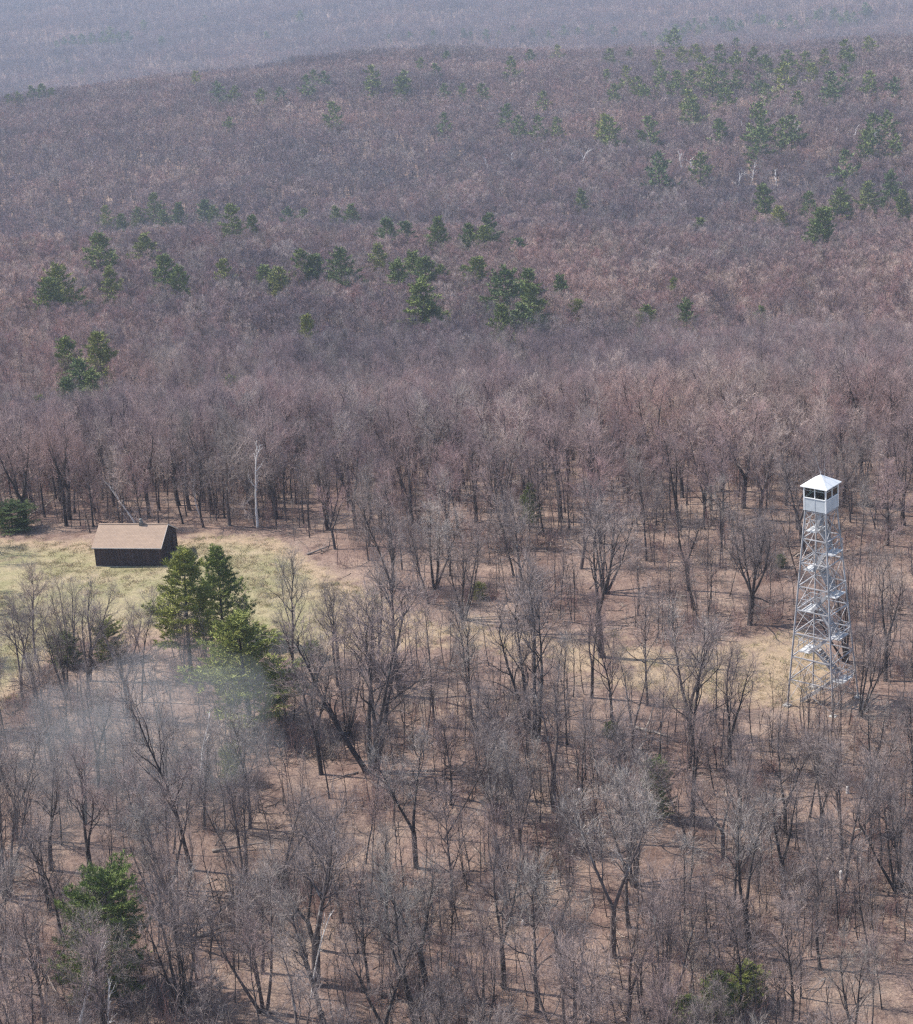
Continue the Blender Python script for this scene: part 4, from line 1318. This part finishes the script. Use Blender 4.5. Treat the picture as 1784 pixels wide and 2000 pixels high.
def near_pl(x, y, r):
    i, j = int(x // 4), int(y // 4)
    return any((x - a) ** 2 + (y - b) ** 2 < r * r for di in (-1, 0, 1) for dj in (-1, 0, 1) for a, b in grid.get((i + di, j + dj), ()))
y = 295.0
while y < 3900:
    sp = 4.4 if y < 500 else (4.8 if y < 740 else (4.7 if y < 1560 else 8.5))
    hw = 0.26 * y + 25
    x = -hw
    while x < hw:
        xx, yy = x + wr.uniform(-.5, .5) * sp, y + wr.uniform(-.5, .5) * sp
        x += sp
        if near_pl(xx, yy, 2.6): continue
        # patches with fewer or smaller trees
        w = noise.noise(Vector((xx * 0.02, yy * 0.012, 9.0)))
        H = 10.8 + 2.6 * w + wr.uniform(-1.6, 1.8)
        if y > 1560: H *= 1.3
        kind = wr.randrange(0, n_hi) if yy < 480 + wr.uniform(-60, 60) else (wr.randrange(n_hi, n_mid) if yy < 950 + wr.uniform(-90, 90) else wr.randrange(n_mid, n_all))
        add_pt(xx, yy, H, kind)
    y += sp * 0.92
woods = scatter("bare_woods", pts, SRC)

def brush_mesh(seed, n, h):
    r = random.Random(seed)
    rn = np.random.default_rng(seed)
    M = MB()
    tw = []
    for i in range(n):
        d = off_dir(r, Vector((0, 0, 1)), abs(r.gauss(0.25, 0.2)), r.uniform(0, 6.28))
        p = Vector((r.gauss(0, 0.35), r.gauss(0, 0.35), -0.05))
        L = h * r.uniform(0.5, 1.1)
        q = walk(r, p, d, L, 4, 0.12, 0.05)
        M.tube(q, [0.014 * (1 - 0.7 * j / 4) for j in range(5)], 3)
        for k in range(12):
            a, dd = at_t(q, r.uniform(0.25, 0.99))
            tw.append((tuple(a), tuple(off_dir(r, dd, r.uniform(0.3, 0.9), r.uniform(0, 6.28))), r.uniform(0.2, 0.6) * h / 1.8))
    M.tris(twig_tris(rn, np.array([t[0] for t in tw]), np.array([t[1] for t in tw]), np.array([t[2] for t in tw]), np.full(len(tw), 0.013)))
    return M
M_BRUSH = rand_mat("brush_twigs", [(0.0, (0.26, 0.20, 0.19)), (0.35, (0.31, 0.23, 0.21)), (0.6, (0.33, 0.19, 0.17)), (0.8, (0.36, 0.30, 0.25)), (1.0, (0.24, 0.20, 0.19))], 2.0, 0.8)
BS = [brush_mesh(300 + k, n, h).mesh("brush_clump", M_BRUSH) for k, (n, h) in enumerate(((14, 1.4), (20, 1.9), (9, 3.0), (26, 1.1), (7, 4.2)))]
def bough_mesh(seed, n):
    r = random.Random(seed)
    M = MB()
    for i in range(n):
        a = r.uniform(0, 6.28)
        q = walk(r, Vector((r.gauss(0, 0.8), r.gauss(0, 0.8), 0.06)), Vector((math.cos(a), math.sin(a), r.uniform(-.02, 0.2))), r.uniform(0.8, 2.8), 5, 0.3, -0.05)
        for v in q: v.z = max(0.03, v.z)
        w = r.uniform(0.02, 0.045)
        M.tube(q, [w * (1 - 0.75 * j / 5) for j in range(6)], 3)
        for _ in range(4):
            a2, d2 = at_t(q, r.uniform(0.3, 0.95))
            q2 = walk(r, a2, off_dir(r, d2, r.uniform(0.4, 1.1), r.uniform(0, 6.28)), r.uniform(0.3, 1.0), 2, 0.3, 0.0)
            for v in q2: v.z = max(0.03, v.z)
            M.tube(q2, [0.016, 0.012, 0.005], 3)
    return M
for sd, n, m in ((401, 3, M_BARK), (402, 4, M_BARK), (403, 2, M_LOG), (404, 1, M_PALELOG)):
    BS.append(bough_mesh(sd, n).mesh("bough_litter", m))
def sapling_mesh(seed):
    r = random.Random(seed)
    rn = np.random.default_rng(seed)
    M = MB()
    tw = []
    q = walk(r, Vector((0, 0, -0.1)), off_dir(r, Vector((0, 0, 1)), 0.12, r.uniform(0, 6)), 5.6, 8, 0.10, 0.04)
    M.tube(q, [0.05 * (1 - 0.85 * j / 8) for j in range(9)], 4)
    for k in range(11):
        a, d = at_t(q, 0.35 + 0.62 * k / 10)
        b = walk(r, a, off_dir(r, d, r.uniform(0.4, 0.9), r.uniform(0, 6.28)), r.uniform(0.5, 1.5), 3, 0.2, 0.1)
        M.tube(b, [0.018, 0.014, 0.010, 0.004], 3)
        for _ in range(9):
            a2, d2 = at_t(b, r.uniform(0.2, 0.98))
            tw.append((tuple(a2), tuple(off_dir(r, d2, r.uniform(0.3, 0.9), r.uniform(0, 6.28))), r.uniform(0.25, 0.7)))
    M.tris(twig_tris(rn, np.array([t[0] for t in tw]), np.array([t[1] for t in tw]), np.array([t[2] for t in tw]), np.full(len(tw), 0.012)))
    return two_mats(M, "sapling", M_BARK, M_TWIG)
for sd in (411, 412, 413): BS.append(sapling_mesh(sd))
bp = []
for it in range(17000):
    y = 105 + 178 * wr.random()
    x = wr.uniform(-0.26, 0.26) * y
    px, py, d = proj((x, y, zg(x, y)))
    if sdist(px, py, GRASS) > -8: continue
    if math.hypot(x - CABC[0], y - CABC[1]) < 7: continue
    if noise.noise(Vector((x * 0.11, y * 0.11, 5.0))) < wr.uniform(-0.35, 0.25): continue
    k = wr.choice((0, 1, 1, 2, 3, 3, 4, 5, 6, 5, 6, 7, 8, 9, 10, 11))
    bp.append((x, y, zg(x, y), wr.uniform(0.7, 1.3), wr.uniform(0.7, 1.25), wr.uniform(0, 6.28), 0, 0, k))
scatter("undergrowth", bp, BS)

def tuft_mesh(seed):
    rn = np.random.default_rng(seed)
    n = 46
    P = np.column_stack([rn.normal(0, 0.22, n), rn.normal(0, 0.22, n), np.full(n, -0.02)])
    D = np.column_stack([rn.normal(0, 0.55, n), rn.normal(0, 0.55, n), np.full(n, 0.8)])
    D /= np.linalg.norm(D, axis=1, keepdims=True)
    M = MB()
    M.tris(twig_tris(rn, P, D, rn.uniform(0.12, 0.38, n), rn.uniform(0.02, 0.04, n)))
    return M
M_TUFT = rand_mat("dry_grass", [(0.0, (0.42, 0.335, 0.215)), (0.35, (0.36, 0.30, 0.175)), (0.6, (0.29, 0.275, 0.13)), (0.8, (0.47, 0.39, 0.26)), (1.0, (0.34, 0.25, 0.17))], 3.0, 0.8)
TS = [tuft_mesh(500 + k).mesh("grass_tuft", M_TUFT) for k in range(3)]
gp = []
for it in range(30000):
    y = 120 + 150 * wr.random()
    x = wr.uniform(-0.26, 0.26) * y
    if grass_w(x, y) < wr.uniform(0.35, 0.8): continue
    if math.hypot(x - CABC[0], y - CABC[1]) < 4.6: continue
    if noise.noise(Vector((x * 0.16, y * 0.16, 2.0))) < wr.uniform(-0.45, 0.3): continue
    gp.append((x, y, zg(x, y), wr.uniform(0.8, 1.8), wr.uniform(0.5, 1.3), wr.uniform(0, 6.28), 0, 0, wr.randrange(3)))
scatter("grass", gp, TS)

# ------------------------------------------------------------------ air
HZ = MB()
HZ.box(-2600, 2600, -120, 5350, -360, 92)
hz = HZ.mesh("haze", [])
hm = bpy.data.materials.new("haze_air")
hm.use_nodes = True
hn = hm.node_tree
hn.nodes.clear()
ho = hn.nodes.new("ShaderNodeOutputMaterial")
pv = hn.nodes.new("ShaderNodeVolumePrincipled")
pv.inputs["Color"].default_value = (0.70, 0.80, 1.0, 1)
pv.inputs["Density"].default_value = 0.00015
hn.links.new(pv.outputs[0], ho.inputs["Volume"])
hz.materials.append(hm)
hzo = bpy.data.objects.new("haze", hz)
COL.objects.link(hzo)
tag(hzo, kind="stuff")
# thin pale volume, added to veil the woods below the pines
sm = bpy.data.meshes.new("pale_veil")
def veil_mesh():
    a = ground_at(285, 1625)
    vs, fs = [], []
    nu, nv = 40, 20
    for i in range(nv + 1):
        th = PI * i / nv
        for j in range(nu):
            ph = 2 * PI * j / nu
            d = Vector((math.sin(th) * math.cos(ph), math.sin(th) * math.sin(ph), math.cos(th)))
            r = 1 + 0.42 * noise.noise(d * 1.6 + Vector((4, 1, 2))) + 0.16 * noise.noise(d * 4.0)
            vs.append((d.x * 11.5 * r + d.z * 1.5, d.y * 9.5 * r, d.z * 7.2 * r))
    for i in range(nv):
        for j in range(nu):
            fs.append((i * nu + j, (i + 1) * nu + j, (i + 1) * nu + (j + 1) % nu, i * nu + (j + 1) % nu))
    sm.from_pydata(vs, [], fs)
    return (a[0], a[1] + 3, zg(a[0], a[1]) + 6.0)
so = bpy.data.objects.new("pale_veil", sm)
so.location = veil_mesh()
COL.objects.link(so)
smm = bpy.data.materials.new("thin_pale_veil")
smm.use_nodes = True
sn = smm.node_tree
sn.nodes.clear()
s_out = sn.nodes.new("ShaderNodeOutputMaterial")
s_v = sn.nodes.new("ShaderNodeVolumePrincipled")
s_v.inputs["Color"].default_value = (0.88, 0.90, 0.90, 1)
s_v.inputs["Density"].default_value = 0.0155
sn.links.new(s_v.outputs[0], s_out.inputs["Volume"])
sm.materials.append(smm)
tag(so, kind="stuff")
print("individual bare trees", sum(CNT.values()), "woods points", len(pts), "brush", len(bp))
